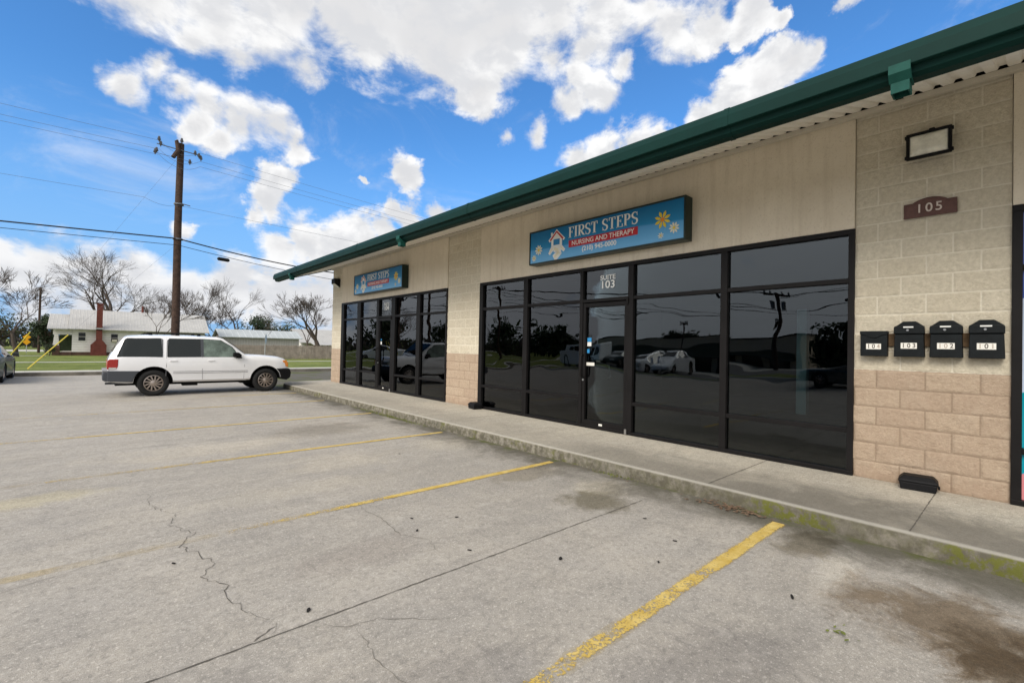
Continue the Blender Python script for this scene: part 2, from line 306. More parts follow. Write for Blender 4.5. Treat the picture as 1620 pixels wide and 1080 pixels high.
M['cream'] = mat('sign_cream', (.80, .76, .58), .4)
M['signwhite'] = mat('sign_white', (.85, .85, .82), .35)
M['signblue'] = mat('sign_blue_patch', (.03, .24, .52), .35)
M['face'] = sign_face()
M['signbox'] = mat('sign_cabinet_paint', (.008, .022, .018), .35, var=.1)
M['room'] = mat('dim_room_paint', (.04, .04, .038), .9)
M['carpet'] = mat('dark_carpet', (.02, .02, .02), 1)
M['column'] = mat('pale_blue_column', (.62, .86, .95), .6)
M['pole'] = mat('creosote_pole_wood', (.055, .033, .024), .9, var=.45, vscale=6, bump=.8, bscale=35)
M['wire'] = mat('wire_black', (.012, .012, .014), .6)
M['wire_grey'] = mat('wire_bare_grey', (.13, .14, .16), .5)
M['porcelain'] = mat('insulator_grey', (.12, .12, .13), .3)
M['guyyellow'] = mat('guy_guard_yellow', (.62, .50, .05), .5)
M['bark'] = mat('grey_bark', (.080, .062, .052), .95, var=.3, vscale=3)
M['twig'] = mat('grey_twigs', (.085, .068, .060), .95, var=.2, vscale=3)
M['leaf'] = mat('evergreen_leaf', (.030, .048, .020), .8, var=.5, vscale=1.2)
M['leaf2'] = mat('olive_leaf', (.055, .065, .028), .8, var=.5, vscale=1.2)
M['fence'] = mat('greyed_cedar', (.27, .228, .195), .9, var=.3, vscale=2.5, bump=.3)
M['siding'] = stripes('white_siding', (.80, .78, .75), (.52, .50, .48), 'Z', .2, .75, bump=.4)
M['tin'] = stripes('galvanised_roof', (.44, .43, .41), (.60, .58, .55), 'X', .22, .75, 0, .7, .14)
M['foundation'] = mat('foundation_brick', (.11, .062, .048), .9, var=.3, vscale=5)
M['brickred'] = mat('red_brick', (.145, .042, .032), .9, var=.3, vscale=7)
M['shedwall'] = stripes('shed_metal_wall', (.40, .38, .37), (.52, .50, .48), 'X', .25, .5, .2)
M['shedroof'] = stripes('shed_metal_roof', (.42, .45, .455), (.54, .565, .57), 'X', .6, .8, 0)
M['beige'] = mat('beige_render', (.42, .36, .27), .9, var=.08)
M['tan'] = mat('tan_render', (.30, .25, .17), .9, var=.08)
M['darkglass'] = mat('dark_shop_glass', (.01, .012, .014), .08)
M['signyellow'] = mat('warning_sign_yellow', (.80, .38, .01), .5)
M['signback'] = mat('sign_back_aluminium', (.46, .47, .48), .5, metal=.3)
M['litter'] = mat('dry_leaf', (.15, .095, .06), .9, var=.4, vscale=40)
M['deadleaf'] = mat('black_rotten_leaf', (.012, .010, .009), .9)
M['crack'] = mat('crack_dark', (.10, .09, .075), 1)  # dark tone of the open cracks and joints
M['crackthin'] = mat('hairline_crack', (.17, .155, .13), 1)
M['weed'] = mat('weed_green', (.14, .16, .035), .8, var=.4, vscale=30)
# vehicles
M['paintwhite'] = mat('white_car_paint', (.82, .82, .83), .3, coat=1.0, var=.03, vscale=2)
M['paintgrey'] = mat('green_grey_metallic', (.030, .038, .036), .45, metal=0, coat=.25)
M['paintdark'] = mat('dark_teal_paint', (.015, .03, .032), .3, coat=1)
M['clad'] = mat('grey_lower_cladding', (.06, .065, .075), .5)
M['carglass'] = mat('tinted_car_glass', (.010, .014, .014), .04, coat=0, spec=.5)
M['carglass_clear'] = mat('clearer_car_glass', (.13, .17, .145), .04, coat=0, var=.55, vscale=2.6)
M['rubber'] = mat('tyre_rubber', (.012, .012, .012), .8)
M['alloy'] = mat('alloy_wheel', (.42, .36, .32), .3, metal=.8)
M['hubdark'] = mat('wheel_well_black', (.008, .008, .008), 1)
M['lampred'] = mat('tail_lens_red', (.35, .012, .01), .15, coat=1)
M['lampclear'] = mat('head_lens', (.55, .55, .52), .12, coat=1)
M['lampamber'] = mat('amber_lens', (.65, .22, .03), .15, coat=1)
M['seam'] = mat('panel_gap', (.22, .22, .23), .8)

# ------------------------------------------------------------------ geometry helpers
class MB:
    def __init__(s): s.v = []; s.f = []; s.mi = []; s.sm = []
    def add(s, vs, fs, mi=0, smooth=False):
        n = len(s.v); s.v += [tuple(v) for v in vs]; s.f += [tuple(n+i for i in f) for f in fs]
        s.mi += [mi]*len(fs); s.sm += [smooth]*len(fs); return s
    def box(s, a, b, mi=0):
        x0, x1 = sorted((a[0], b[0])); y0, y1 = sorted((a[1], b[1])); z0, z1 = sorted((a[2], b[2]))
        return s.add([(x0,y0,z0),(x1,y0,z0),(x1,y1,z0),(x0,y1,z0),(x0,y0,z1),(x1,y0,z1),(x1,y1,z1),(x0,y1,z1)],
              [(0,3,2,1),(4,5,6,7),(0,1,5,4),(1,2,6,5),(2,3,7,6),(3,0,4,7)], mi)
    def prism(s, poly, a, b, axis='z', mi=0):
        """2-D polygon (counter-clockwise) extruded from a to b along axis"""
        def P(p, h): return {'z': (p[0], p[1], h), 'y': (p[0], h, p[1]), 'x': (h, p[0], p[1])}[axis]
        n = len(poly); vs = [P(p, a) for p in poly]+[P(p, b) for p in poly]
        fs = [tuple(range(n-1, -1, -1)), tuple(range(n, 2*n))]+[(i, (i+1) % n, n+(i+1) % n, n+i) for i in range(n)]
        return s.add(vs, fs, mi)
    def tube(s, pts, rad, k=6, mi=0, smooth=True, caps=True):
        pts = [Vector(p) for p in pts]; n = len(pts)
        if not hasattr(rad, '__len__'): rad = [rad]*n
        vs = []; up = Vector((0, 0, 1)); prev = None
        for i, p in enumerate(pts):
            d = (pts[min(i+1, n-1)]-pts[max(i-1, 0)]).normalized()
            if prev is None:
                a = d.cross(up) if abs(d.z) < .9 else d.cross(Vector((1, 0, 0))); a.normalize()
            else:
                a = prev-d*prev.dot(d); a = a.normalized() if a.length > 1e-6 else d.orthogonal().normalized()
            prev = a; b = d.cross(a)
            for j in range(k):
                t = 2*math.pi*j/k; vs.append(p+(a*math.cos(t)+b*math.sin(t))*rad[i])
        fs = [(i*k+j, i*k+(j+1) % k, (i+1)*k+(j+1) % k, (i+1)*k+j) for i in range(n-1) for j in range(k)]
        if caps: fs += [tuple(range(k-1, -1, -1)), tuple(range((n-1)*k, n*k))]
        return s.add(vs, fs, mi, smooth)
    def lathe(s, prof, c=(0,0,0), axis='z', k=24, mi=0, smooth=True, a0=0, a1=2*math.pi):
        """prof: (radius, height)"""
        vs = []; full = abs(a1-a0-2*math.pi) < 1e-6; kk = k if full else k+1
        for r, h in prof:
            for j in range(kk):
                t = a0+(a1-a0)*j/k; x, y = r*math.cos(t), r*math.sin(t)
                v = {'z': (x, y, h), 'y': (x, h, y), 'x': (h, x, y)}[axis]
                vs.append((v[0]+c[0], v[1]+c[1], v[2]+c[2]))
        fs = []
        for i in range(len(prof)-1):
            for j in range(k):
                j2 = (j+1) % kk; fs.append((i*kk+j, i*kk+j2, (i+1)*kk+j2, (i+1)*kk+j))
        return s.add(vs, fs, mi, smooth)
    def quad(s, a, b, c, d, mi=0): return s.add([a, b, c, d], [(0, 1, 2, 3)], mi)
    def grid(s, fn, nu, nv, mi=0, smooth=True):
        vs = [fn(i/nu, j/nv) for i in range(nu+1) for j in range(nv+1)]
        fs = [(i*(nv+1)+j, (i+1)*(nv+1)+j, (i+1)*(nv+1)+j+1, i*(nv+1)+j+1) for i in range(nu) for j in range(nv)]
        return s.add(vs, fs, mi, smooth)
    def build(s, name, mats, parent=None, loc=None, bevel=0, fix=True, sharp=35):
        me = bpy.data.meshes.new(name); me.from_pydata(s.v, [], s.f)
        if not isinstance(mats, (list, tuple)): mats = [mats]
        for m in mats: me.materials.append(m)
        me.polygons.foreach_set('material_index', s.mi); me.polygons.foreach_set('use_smooth', s.sm)
        if fix:
            bm = bmesh.new(); bm.from_mesh(me); bmesh.ops.recalc_face_normals(bm, faces=bm.faces); bm.to_mesh(me); bm.free()
        if any(s.sm): me.set_sharp_from_angle(angle=R(sharp))
        me.update()
        o = bpy.data.objects.new(name, me); C.objects.link(o)
        if parent is not None: o.parent = parent
        if loc is not None: o.location = loc
        if bevel:
            b = o.modifiers.new('bevel', 'BEVEL'); b.width = bevel; b.segments = 2; b.limit_method = 'ANGLE'; b.angle_limit = R(40)
        return o
def tag(o, label=None, cat=None, group=None, kind=None):
    if label: o['label'] = label
    if cat: o['category'] = cat
    if group: o['group'] = group
    if kind: o['kind'] = kind
    return o
def thing(name, label, cat, loc=(0,0,0), rz=0, group=None):
    o = bpy.data.objects.new(name, None); C.objects.link(o); o.empty_display_size = .2
    o.location = loc; o.rotation_euler = (0, 0, rz); return tag(o, label, cat, group)
FX = 6.35            # the plane of the shop front
FROT = Matrix(((0, 0, -1, 0), (-1, 0, 0, 0), (0, 1, 0, 0), (0, 0, 0, 1)))   # local x = to the right, y = up, z = out of the wall
def wall_thing(name, label, cat, y, z, x=FX, group=None):
    o = thing(name, label, cat, group=group); o.matrix_world = Matrix.Translation((x, y, z)) @ FROT; return o
def copy_tree(o, parent=None):
    c = o.copy(); C.objects.link(c); c.parent = parent
    for ch in list(kids(o)): copy_tree(ch, c)
    return c
def kids(o): return [x for x in C.objects if x.parent == o]
def text(s, size, m, parent, loc, name, align='CENTER', sx=1, shear=0, off=0, ext=.002, space=1, rot=0):
    cu = bpy.data.curves.new('t', 'FONT'); cu.body = s; cu.size = size; cu.align_x = align; cu.align_y = 'CENTER'
    cu.shear = shear; cu.offset = off; cu.extrude = ext; cu.space_character = space
    o = bpy.data.objects.new('t', cu); C.objects.link(o)
    dg = bpy.context.evaluated_depsgraph_get(); me = bpy.data.meshes.new_from_object(o.evaluated_get(dg)); bpy.data.objects.remove(o)
    me.materials.clear(); me.materials.append(m)
    me.transform(Matrix.Rotation(rot, 4, 'Z') @ Matrix.Diagonal((sx, 1, 1, 1)))
    q = bpy.data.objects.new(name, me); C.objects.link(q); q.parent = parent; q.location = loc; me.name = name; return q

# ------------------------------------------------------------------ ground, kerbs, roads
KX = 4.66
def plate(name, x0, y0, x1, y1, z, m, kind='structure'):
    o = MB().quad((x0,y0,z),(x1,y0,z),(x1,y1,z),(x0,y1,z)).build(name, m, fix=False); return tag(o, kind=kind)
plate('ground', -700, -500, 700, 900, -.03, M['grass'])
plate('parking_lot', -13.8, -14, 40, 25.9, 0, M['lot'])
plate('street', -27, -300, -17.5, 300, .0, M['road'])
plate('far_lot', -60, -60, -27, 80, .0, M['walk_far'])
plate('lawn', -300, 27.2, 500, 800, .13, M['grass'])
plate('garden_path', -60, 36.6, 60, 37.5, .136, M['walk_far'])
plate('front_path', -60, 50.0, -2.9, 50.9, .136, M['walk_far'])
plate('side_road', -90, 66, -3.6, 76, .136, M['walk_far'])
# sidewalk slab with a worn kerb edge
def slab():
    mb = MB(); rnd = random.Random(4)
    prof = lambda w: [(KX+w, -.02), (KX+w*.6-.004, .05), (KX+w*.5+.002, .118), (KX+.012+w*.3, .142), (KX+.035, .15)]
    ys = [-14+i*.06 for i in range(int(30.4/.06))]; ys = [y for y in ys if y < 16.4]
    rows = []
    for y in ys:
        w = .018*(mnoise.noise(Vector((y*1.7, 3, 0)))+.6*mnoise.noise(Vector((y*7, 1, 0)))+.3*mnoise.noise(Vector((y*19, 1, 0))))
        rows.append([(x, y, z) for x, z in prof(w)]+[(6.6, y, .15)])
    # rounded end of the walk, turning round the corner of the building
    for k in range(1, 13):
        a = R(90*k/12); cx, cy, r = KX+1.1, 16.4, 1.1
        def pt(x, z):
            rr_ = r-(x-KX); return (cx-rr_*math.cos(a), cy+rr_*math.sin(a), z)
        rows.append([pt(x, z) for x, z in prof(0)]+[(6.6, 16.4, .15)])
    rows.append([(30, 17.5, z) if i < 5 else (30, 16.4, .15) for i, (x, z) in enumerate(prof(0)+[(0, 0)])])
    n = 6; vs = [p for r_ in rows for p in r_]
    fs = [(i*n+j, (i+1)*n+j, (i+1)*n+j+1, i*n+j+1) for i in range(len(rows)-1) for j in range(n-1)]
    mb.add(vs, fs, 0, True)
    return tag(mb.build('sidewalk', M['walk'], sharp=50), kind='structure')
slab()
mb = MB(); mb.box((-60, 25.9, -.03), (60, 26.12, .14)); tag(mb.build('far_kerb', mat('kerb_dark_concrete', (.17, .155, .13), .9, var=.35, vscale=2), bevel=.02), kind='structure')
plate('far_sidewalk', -60, 26.12, 60, 27.3, .142, M['walk_far'])
mb = MB(); mb.box((-14.0, -60, -.03), (-13.8, 25.9, .13)); tag(mb.build('lot_kerb', M['walk_far'], bevel=.02), kind='structure')
plate('verge', -16.0, -60, -14.0, 25.9, .12, M['grass'])

# joints: thin dark sheets a few mm over the concrete
def strip(name, pts, w, z, m, jit=0, seed=1, taper=True):
    rnd = random.Random(seed); P = []
    for a, b in zip(pts[:-1], pts[1:]):
        a = Vector((*a, 0)); b = Vector((*b, 0)); k = max(1, int((b-a).length/.035)) if jit else 1
        for i in range(k): P.append(a.lerp(b, i/k)+Vector((rnd.gauss(0, jit), rnd.gauss(0, jit), 0)))
    P.append(Vector((*pts[-1], 0)))
    vs = []
    for i, p in enumerate(P):
        d = (P[min(i+1, len(P)-1)]-P[max(i-1, 0)]).normalized(); n = Vector((-d.y, d.x, 0))
        ww = w*(rnd.uniform(.35, 1.3) if jit else 1)
        if jit and taper: ww *= min(1, .25+4*min(i, len(P)-1-i)/len(P))
        vs += [(p.x+n.x*ww/2, p.y+n.y*ww/2, z), (p.x-n.x*ww/2, p.y-n.y*ww/2, z)]
    fs = [(2*i, 2*i+1, 2*i+3, 2*i+2) for i in range(len(P)-1)]
    return tag(MB().add(vs, fs).build(name, m, fix=False), kind='structure')
strip('slab_joint', [(-13, 2.56), (4.1, 2.57)], .0075, .004, M['crack'], .0022, 2, False)
strip('slab_joint', [(-13, 8.25), (4.6, 8.25)], .008, .004, M['crackthin'], .003, 3, False)
strip('slab_joint', [(.42, -3), (.42, -.2)], .009, .004, M['crack'], .003, 3, False)
strip('pavement_crack', [(.41,5.75),(.39,5.29),(.54,4.89),(.47,4.65),(.60,4.32),(.49,4.14),(.62,3.7),(.54,3.45),(.64,3.3),(.60,3.13),(.66,2.93),(.74,2.66),(.70,2.58)], .005, .004, M['crack'], .012, 5)
strip('pavement_crack', [(.74,2.66),(.62,2.58)], .007, .004, M['crack'], .005, 6)
strip('pavement_crack', [(1.88,4.25),(1.84,4.04),(1.87,3.74),(1.83,3.3),(1.95,3.1),(1.9,2.9)], .006, .004, M['crackthin'], .006, 7)
strip('pavement_crack', [(1.5,2.1),(1.19,2.36),(1.02,2.41),(.86,2.56)], .004, .004, M['crackthin'], .006, 8)
strip('pavement_crack', [(-.6,3.95),(.0,4.13),(.35,4.2),(.60,4.32)], .004, .004, M['crackthin'], .006, 9)
strip('pavement_crack', [(1.1,1.7),(1.02,2.0),(1.06,2.4)], .0035, .004, M['crackthin'], .006, 12)
for i, y in enumerate((-2.56, -.98, .6, 2.18, 3.82, 5.45, 7.05, 8.65, 10.25, 11.85, 13.45, 15.05)):
    strip('sidewalk_joint', [(KX+.035, y), (6.34, y)], .008 if i < 4 else .006, .1545, M['crack'], .001, 20+i, False)
# parking lines (yellow, worn)
for y, w, wear, xs, xg, sk in ((1.46, .125, .39, 4.2, -2.2, 0), (4.2, .10, .33, 3.0, .4, 0), (6.82, .09, .27, 4.2, -.9, -.03), (9.62, .09, .27, 4.2, -4.0, 0), (12.44, .09, .33, 4.2, -2.0, 0), (14.75, .09, .33, 4.2, 1.5, 0)):
    o = tag(MB().quad((-1.6, y-w/2+sk, .004), (4.52, y-w/2, .004), (4.52, y+w/2, .004), (-1.6, y+w/2+sk, .004)).build('parking_line', paint_line('worn_yellow_paint', wear, xs, xg), fix=False), kind='structure')
for y in (-1.4, -4.2):
    tag(MB().quad((-1.6, y-.05, .004), (4.5, y-.05, .004), (4.5, y+.05, .004), (-1.6, y+.05, .004)).build('parking_line', paint_line('worn_yellow_paint', .4, 4, -1), fix=False), kind='structure')

# ------------------------------------------------------------------ the shop building
B = thing('shop_building', 'long single-storey shop building with block piers, black-framed glass fronts and green gutter', 'building', (6.35, 4, 0))
def bpart(mb, name, m, **k):
    o = mb.build(name, m, B, **k); o.location = (-6.35, -4, 0); return o
Y0, Y1 = -13.0, 16.85
S1, S2, S3 = (1.30, 8.15), (9.43, 15.97), (-6.0, .10)
WT = 2.92                     # top of the glazing
ZT = 4.24                     # top of the wall
# block piers (whole height) and the end wall
for a, b_ in ((.10, 1.30), (8.15, 9.43), (15.97, Y1), (Y0, -6.0)):
    bpart(MB().box((FX, a, 0), (FX+.3, b_, ZT)), 'block_pier', M['block'])
bpart(MB().box((FX+.3, Y1-.2, 0), (18, Y1, ZT)), 'end_wall', M['block'])
bpart(MB().box((18, Y0, 0), (18.2, Y1, ZT)), 'rear_wall', M['block'])
# split-face relief of the blocks: real geometry in front of the piers
def block_face(a, b_, res):
    ny, nz = max(2, int((b_-a)/res)), int((ZT-.05-.10)/res); vs = []
    for j in range(nz+1):
        z = .10+(ZT-.05-.10)*j/nz; v = (z-1.34)/.2+30; row = math.floor(v); fz = (v-row)*.2; ez = min(fz, .2-fz)
        for i in range(ny+1):
            y = a+(b_-a)*i/ny; u = (y+40.1)/.4+(0 if row % 2 else .5); k = math.floor(u); fu = (u-k)*.4; e = min(ez, min(fu, .4-fu))
            q = Vector((y, z, k*3.1+row*7.7)); n1 = mnoise.noise(q*9); n2 = mnoise.noise(q*24); n3 = mnoise.noise(q*60)
            h = .0075+.0075*n1+.005*abs(n2)+.0035*n3; h = max(.0015, min(.018, h))
            h *= min(1, max(0, (e-.0045)/.010)); vs.append((FX-.001-h, y, z))
    m = ny+1; fs = [(j*m+i, (j+1)*m+i, (j+1)*m+i+1, j*m+i+1) for j in range(nz) for i in range(ny)]
    bpart(MB().add(vs, fs, 0, True), 'block_relief', M['block'], fix=False, sharp=80)
block_face(.10, 1.30, .0115); block_face(8.15, 9.43, .02); block_face(15.97, Y1, .03)
# stucco bands over the glass, 3 cm proud of the blocks
for a, b_ in (S1, S2, S3):
    bpart(MB().box((FX-.03, a+.005, WT+.0), (FX+.25, b_-.005, ZT-.01)), 'stucco_band', M['stucco'], bevel=.008)
# thin cream end strip at the corner
bpart(MB().box((FX-.095, Y0, ZT-.085), (FX-.033, Y1, ZT-.032)), 'wall_trim', M['trim'], bevel=.004)
bpart(MB().box((FX-.045, Y0, ZT-.030), (FX-.033, Y1, ZT+.06)), 'soffit_gap_shade', M['dark'])  # black backing strip paints the shade seen through the rib gaps
# ribbed soffit, sloping down to the gutter
GX0, GX1 = 4.50, 4.66
zs0, zs1 = 3.68, 4.24        # height of the soffit at the gutter and at the wall
RY1 = 17.5
def soffit():
    prof = []; y = Y0; p = .15
    while y < RY1:
        for dy, dz in ((0, 0), (.075, 0), (.09, .030), (.135, .030)): prof.append((min(y+dy, RY1), dz))
        y += p
    prof.append((RY1, 0)); xs = (GX1-.02, 5.1, 5.5, 5.9, FX-.09); mb = MB()
    vs = [(x, yy, zs0+(zs1-zs0)*(x-GX1)/(FX-GX1)+dz) for x in xs for yy, dz in prof]
    n = len(prof); mb.add(vs, [(i*n+j, i*n+j+1, (i+1)*n+j+1, (i+1)*n+j) for i in range(len(xs)-1) for j in range(n-1)])
    bpart(mb, 'soffit', M['soffit'], fix=False)
soffit()
slope = (zs1-zs0)/(FX-GX1)
# dark purlin space over the soffit, closed by the roof sheet
mb = MB(); mb.prism([(GX1-.06, 3.80), (GX1-.06, 3.78), (18.6, 3.78+slope*0.36*13.9), (18.6, 3.90+slope*.36*13.9)][::-1], Y0, RY1, 'y')
rf = MB()
xr = (GX1-.08, FX, 12.0, 19.0); zr = (3.80, 4.36, 6.0, 4.2)
vs = [(x, yy, z) for x, z in zip(xr, zr) for yy in (Y0, RY1)]+[(x, yy, z+.05) for x, z in zip(xr, zr) for yy in (Y0, RY1)]
fs = []
for i in range(3): fs += [(2*i, 2*i+1, 2*i+3, 2*i+2), (8+2*i, 8+2*i+2, 8+2*i+3, 8+2*i+1), (2*i, 2*i+2, 8+2*i+2, 8+2*i), (2*i+1, 8+2*i+1, 8+2*i+3, 2*i+3)]
fs += [(0, 8, 9, 1), (6, 7, 15, 14)]
roof = bpart(rf.add(vs, fs), 'roof', M['green'])
# gutter: two-faced box profile
gp = [(GX0+.045, 3.885), (GX0+.03, 3.875), (GX0-.0, 3.80), (GX0-.0, 3.70), (GX0+.012, 3.695), (GX0+.05, 3.695), (GX0+.065, 3.650), (GX0+.10, 3.625), (GX0+.20, 3.625), (GX0+.20, 3.885)]
g = bpart(MB().prism(gp, Y0, RY1+.01, 'y'), 'gutter', M['green'], bevel=.004)
# joints in the gutter
for y in (1.95, 6.2, 10.6, 15.0):
    mb = MB().prism([(x-.004 if x < GX0+.1 else x, z+(.004 if z > 3.8 else -.004)) for x, z in gp], y, y+.05, 'y')
    o = mb.build('gutter_joint', M['green'], g); 
# rain outlets: short green leader heads cut off below the gutter
for y in (.66, 8.55, 15.7):
    mb = MB(); a, b_ = y-.066, y+.066
    mb.prism([(GX0-.006, 3.725), (GX0-.012, 3.655), (GX0+.03, 3.60), (GX0+.17, 3.60), (GX0+.17, 3.622), (GX0+.09, 3.622), (GX0+.04, 3.655), (GX0-.001, 3.692), (GX0-.001, 3.725)][::-1], a, b_, 'y')
    mb.box((GX0+.03, a+.01, 3.52), (GX0+.15, a+.02, 3.599)); mb.box((GX0+.03, b_-.02, 3.52), (GX0+.15, b_-.01, 3.599))
    mb.box((GX0+.03, a+.02, 3.52), (GX0+.04, b_-.02, 3.599)); mb.box((GX0+.14, a+.02, 3.52), (GX0+.15, b_-.02, 3.599))
    mb.build('rain_outlet', M['green_pale'], g)
# gable trim at the far end
mb = MB(); mb.prism([(GX1+.04, 3.66), (FX+.1, 3.66+slope*(FX+.1-GX1)), (12, 5.9), (12, 6.08), (FX, 4.42), (GX1+.04, 3.86)], RY1, RY1+.03, 'y')
bpart(mb, 'gable_trim', M['green'])
mb = MB(); mb.prism([(FX, ZT), (18, ZT), (12, 5.95)], Y1-.2, Y1-.02, 'y'); bpart(mb, 'gable_wall', M['stucco'])
# shop-front frames
def mull(ys, door_i, S_, tone=0):
    """ys: list of (y_low, y_high) openings from low y to high y; returns frame mesh"""
    mb = MB(); X0, X1 = FX-.035, FX+.075
    a, b_ = S_
    z0, z1, zt0, zt1, zs0_, zs1_ = .20, 2.86, 2.31, 2.365, .62, .675
    mb.box((X0, a, z1), (X1, b_, WT)); mb.box((X0-.006, a, .15), (X1, b_, z0))
    edges = sorted(ys); solids = [(a, edges[0][0])]+[(edges[i][1], edges[i+1][0]) for i in range(len(edges)-1)]+[(edges[-1][1], b_)]
    for lo, hi in solids: mb.box((X0-.002, lo, .2), (X1-.002, hi, 2.86))
    for i, (lo, hi) in enumerate(edges):
        mb.box((X0+.004, lo, zt0), (X1-.006, hi, zt1))
        if i != door_i: mb.box((X0+.004, lo, zs0_), (X1-.006, hi, zs1_))
    return mb
def pane(parent, y0, y1, z0, z1, k, tint=(.42, .47, .47)):
    o = MB().box((FX+.018, y0, z0), (FX+.026, y1, z1)).build('glass_pane', glass_pane('tinted_mirror_glass', tint, k*1.37, .0032+.0014*(k % 3)), parent); return o
def front(S_, ys, door_i, k0):
    f = bpart(mull(ys, door_i, S_), 'window_frame', M['bronze'], bevel=.004)
    for i, (lo, hi) in enumerate(sorted(ys)):
        pane(f, lo+.0, hi-.0, 2.366, 2.859, k0+i)
        if i != door_i:
            pane(f, lo, hi, .676, 2.309, k0+i+.31); pane(f, lo, hi, .201, .619, k0+i+.62)
    return f
def door(y0, y1, k, hinge='low'):
    X0, X1 = FX-.028, FX+.03
    mb = MB(); w = .062
    mb.box((X0, y0+.006, .165), (X1, y0+w, 2.295)); mb.box((X0, y1-w, .165), (X1, y1-.006, 2.295))
    mb.box((X0+.001, y0+w, 2.225), (X1-.001, y1-w, 2.294)); mb.box((X0+.001, y0+w, .166), (X1-.001, y1-w, .285))
    d = bpart(mb, 'door', M['bronze'], bevel=.004)
    pane(d, y0+w, y1-w, .285, 2.225, k)
    # pull handle on the far stile, push bar inside
    hy = y1-w*.5
    h = MB(); h.tube([(X0, hy, 1.40), (X0-.06, hy, 1.40), (X0-.075, hy, 1.36), (X0-.075, hy, 1.06), (X0-.06, hy, 1.02), (X0, hy, 1.02)], .014, 8)
    h.build('door_handle', M['bronze'], d)
    MB().lathe([(0, X0-.012), (.018, X0-.012), (.018, X0)], (0, hy, .97), 'x', 14).build('door_lock', M['steel'], d)
    MB().lathe([(0, 0), (.022, 0), (.022, .10), (0, .10)], (X0-.016, y0+.0, 2.24), 'z', 12).build('door_hinge', M['bronze'], d)
    MB().lathe([(0, 0), (.022, 0), (.022, .08), (0, .08)], (X0-.016, y0+.0, .16), 'z', 12).build('door_hinge', M['steel'], d)
    p = MB(); p.tube([(X1+.02, y1-.1, 1.23), (X1+.08, y1-.13, 1.23), (X1+.08, y0+.45, 1.23), (X1+.08, y0+.42, 1.05), (X1+.02, y0+.42, 1.02)], .014, 8)
    p.build('push_bar', M['steel'], d)
    MB().box((X1+.005, y0+.30, 2.10), (X1+.05, y0+.56, 2.16)).build('door_closer', M['steel'], d)
    return d
f1 = front(S1, [(1.36, 2.71), (2.80, 4.18), (4.28, 5.20), (5.27, 6.60), (6.72, 8.03)], 2, 1)
d1 = door(4.28, 5.20, 11.2)
f2 = front(S2, [(9.48, 10.69), (10.87, 12.06), (12.28, 13.08), (13.24, 14.38), (14.64, 15.74)], 2, 21)
d2 = door(12.27, 13.10, 31.4)
# third front at the right edge: printed vinyl behind the glass
f3 = bpart(mull([(-1.5, .03), (-3.1, -1.6), (-4.6, -3.2), (-5.9, -4.7)], 9, S3), 'window_frame', M['bronze'], bevel=.004)
def vinyl():
    m = bpy.data.materials.new('printed_window_vinyl'); m.use_nodes = True; t = m.node_tree; b = t.nodes['Principled BSDF']
    co, s = xyz(t)
    wv = mth(t, 'ADD', s['Z'], mth(t, 'MULTIPLY', mth(t, 'SINE', mth(t, 'MULTIPLY', s['Y'], 3.0)), .10))
    c = mixc(t, maprange(t, wv, 1.19, 1.195, 0, 1), (.0, .30, .40), (.50, .58, .74))
    c = mixc(t, maprange(t, wv, 2.06, 2.065, 0, 1), c, (.04, .08, .36))
    ln = N(t, 'ShaderNodeVectorMath', operation='DISTANCE'); link(t, co, ln.inputs[0]); ln.inputs[1].default_value = (FX+.03, -.10, .28)
    c = mixc(t, maprange(t, ln.outputs['Value'], .20, .203, 1, 0), c, (.62, .22, .24))
    link(t, c, b.inputs['Base Color']); b.inputs['Roughness'].default_value = .12; return m
M['vinyl'] = vinyl()
for lo, hi in ((-1.5, .03), (-3.1, -1.6), (-4.6, -3.2), (-5.9, -4.7)):
    for z0, z1 in ((.201, .619), (.676, 2.309), (2.366, 2.859)):
        MB().box((FX+.02, lo, z0), (FX+.026, hi, z1)).build('glass_pane', M['vinyl'], f3)
# dim rooms behind the glass
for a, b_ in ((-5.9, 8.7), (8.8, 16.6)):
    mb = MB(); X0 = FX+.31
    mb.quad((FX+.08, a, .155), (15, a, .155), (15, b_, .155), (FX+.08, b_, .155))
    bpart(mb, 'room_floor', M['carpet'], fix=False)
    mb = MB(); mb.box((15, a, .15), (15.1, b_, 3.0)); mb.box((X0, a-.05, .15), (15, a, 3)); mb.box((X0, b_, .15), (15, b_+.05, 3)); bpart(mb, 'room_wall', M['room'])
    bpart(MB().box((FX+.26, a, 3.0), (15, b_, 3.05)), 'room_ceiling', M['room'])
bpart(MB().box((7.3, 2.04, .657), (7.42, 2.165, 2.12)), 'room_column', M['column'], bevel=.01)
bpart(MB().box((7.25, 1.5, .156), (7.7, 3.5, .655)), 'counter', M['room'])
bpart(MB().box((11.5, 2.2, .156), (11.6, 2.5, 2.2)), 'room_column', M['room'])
# door lettering and stickers (parts of the glass fronts)
def btext(*a, **k): 
    o = text(*a, **k); return o
def suite(num, y, z, s, wid, par):
    e = Matrix.Translation((FX+.014, y, z)) @ FROT
    for st, sz, dz, sx in (('SUITE', .082*s, .052*s, 1.15), (num, .135*s, -.040*s, 1.15)):
        o = text(st, sz, M['white'], par, (0, 0, 0), 'suite_lettering', sx=sx*wid, off=.002, ext=.0005)
        o.data.transform(e @ Matrix.Translation((0, dz, 0)))
suite('103', 4.715, 2.645, 1.32, 1.0, f1); suite('104', 12.68, 2.645, 1.32, 1.0, f2)
def sticker(y, z, w, h, m, par, dx=0):
    MB().box((FX+.0125-dx, y-w/2, z-h/2), (FX+.0165-dx, y+w/2, z+h/2)).build('door_sticker', m, par)
sticker(5.08, 1.665, .085, .07, M['signblue'], d1); sticker(5.08, 1.59, .085, .07, M['white'], d1)
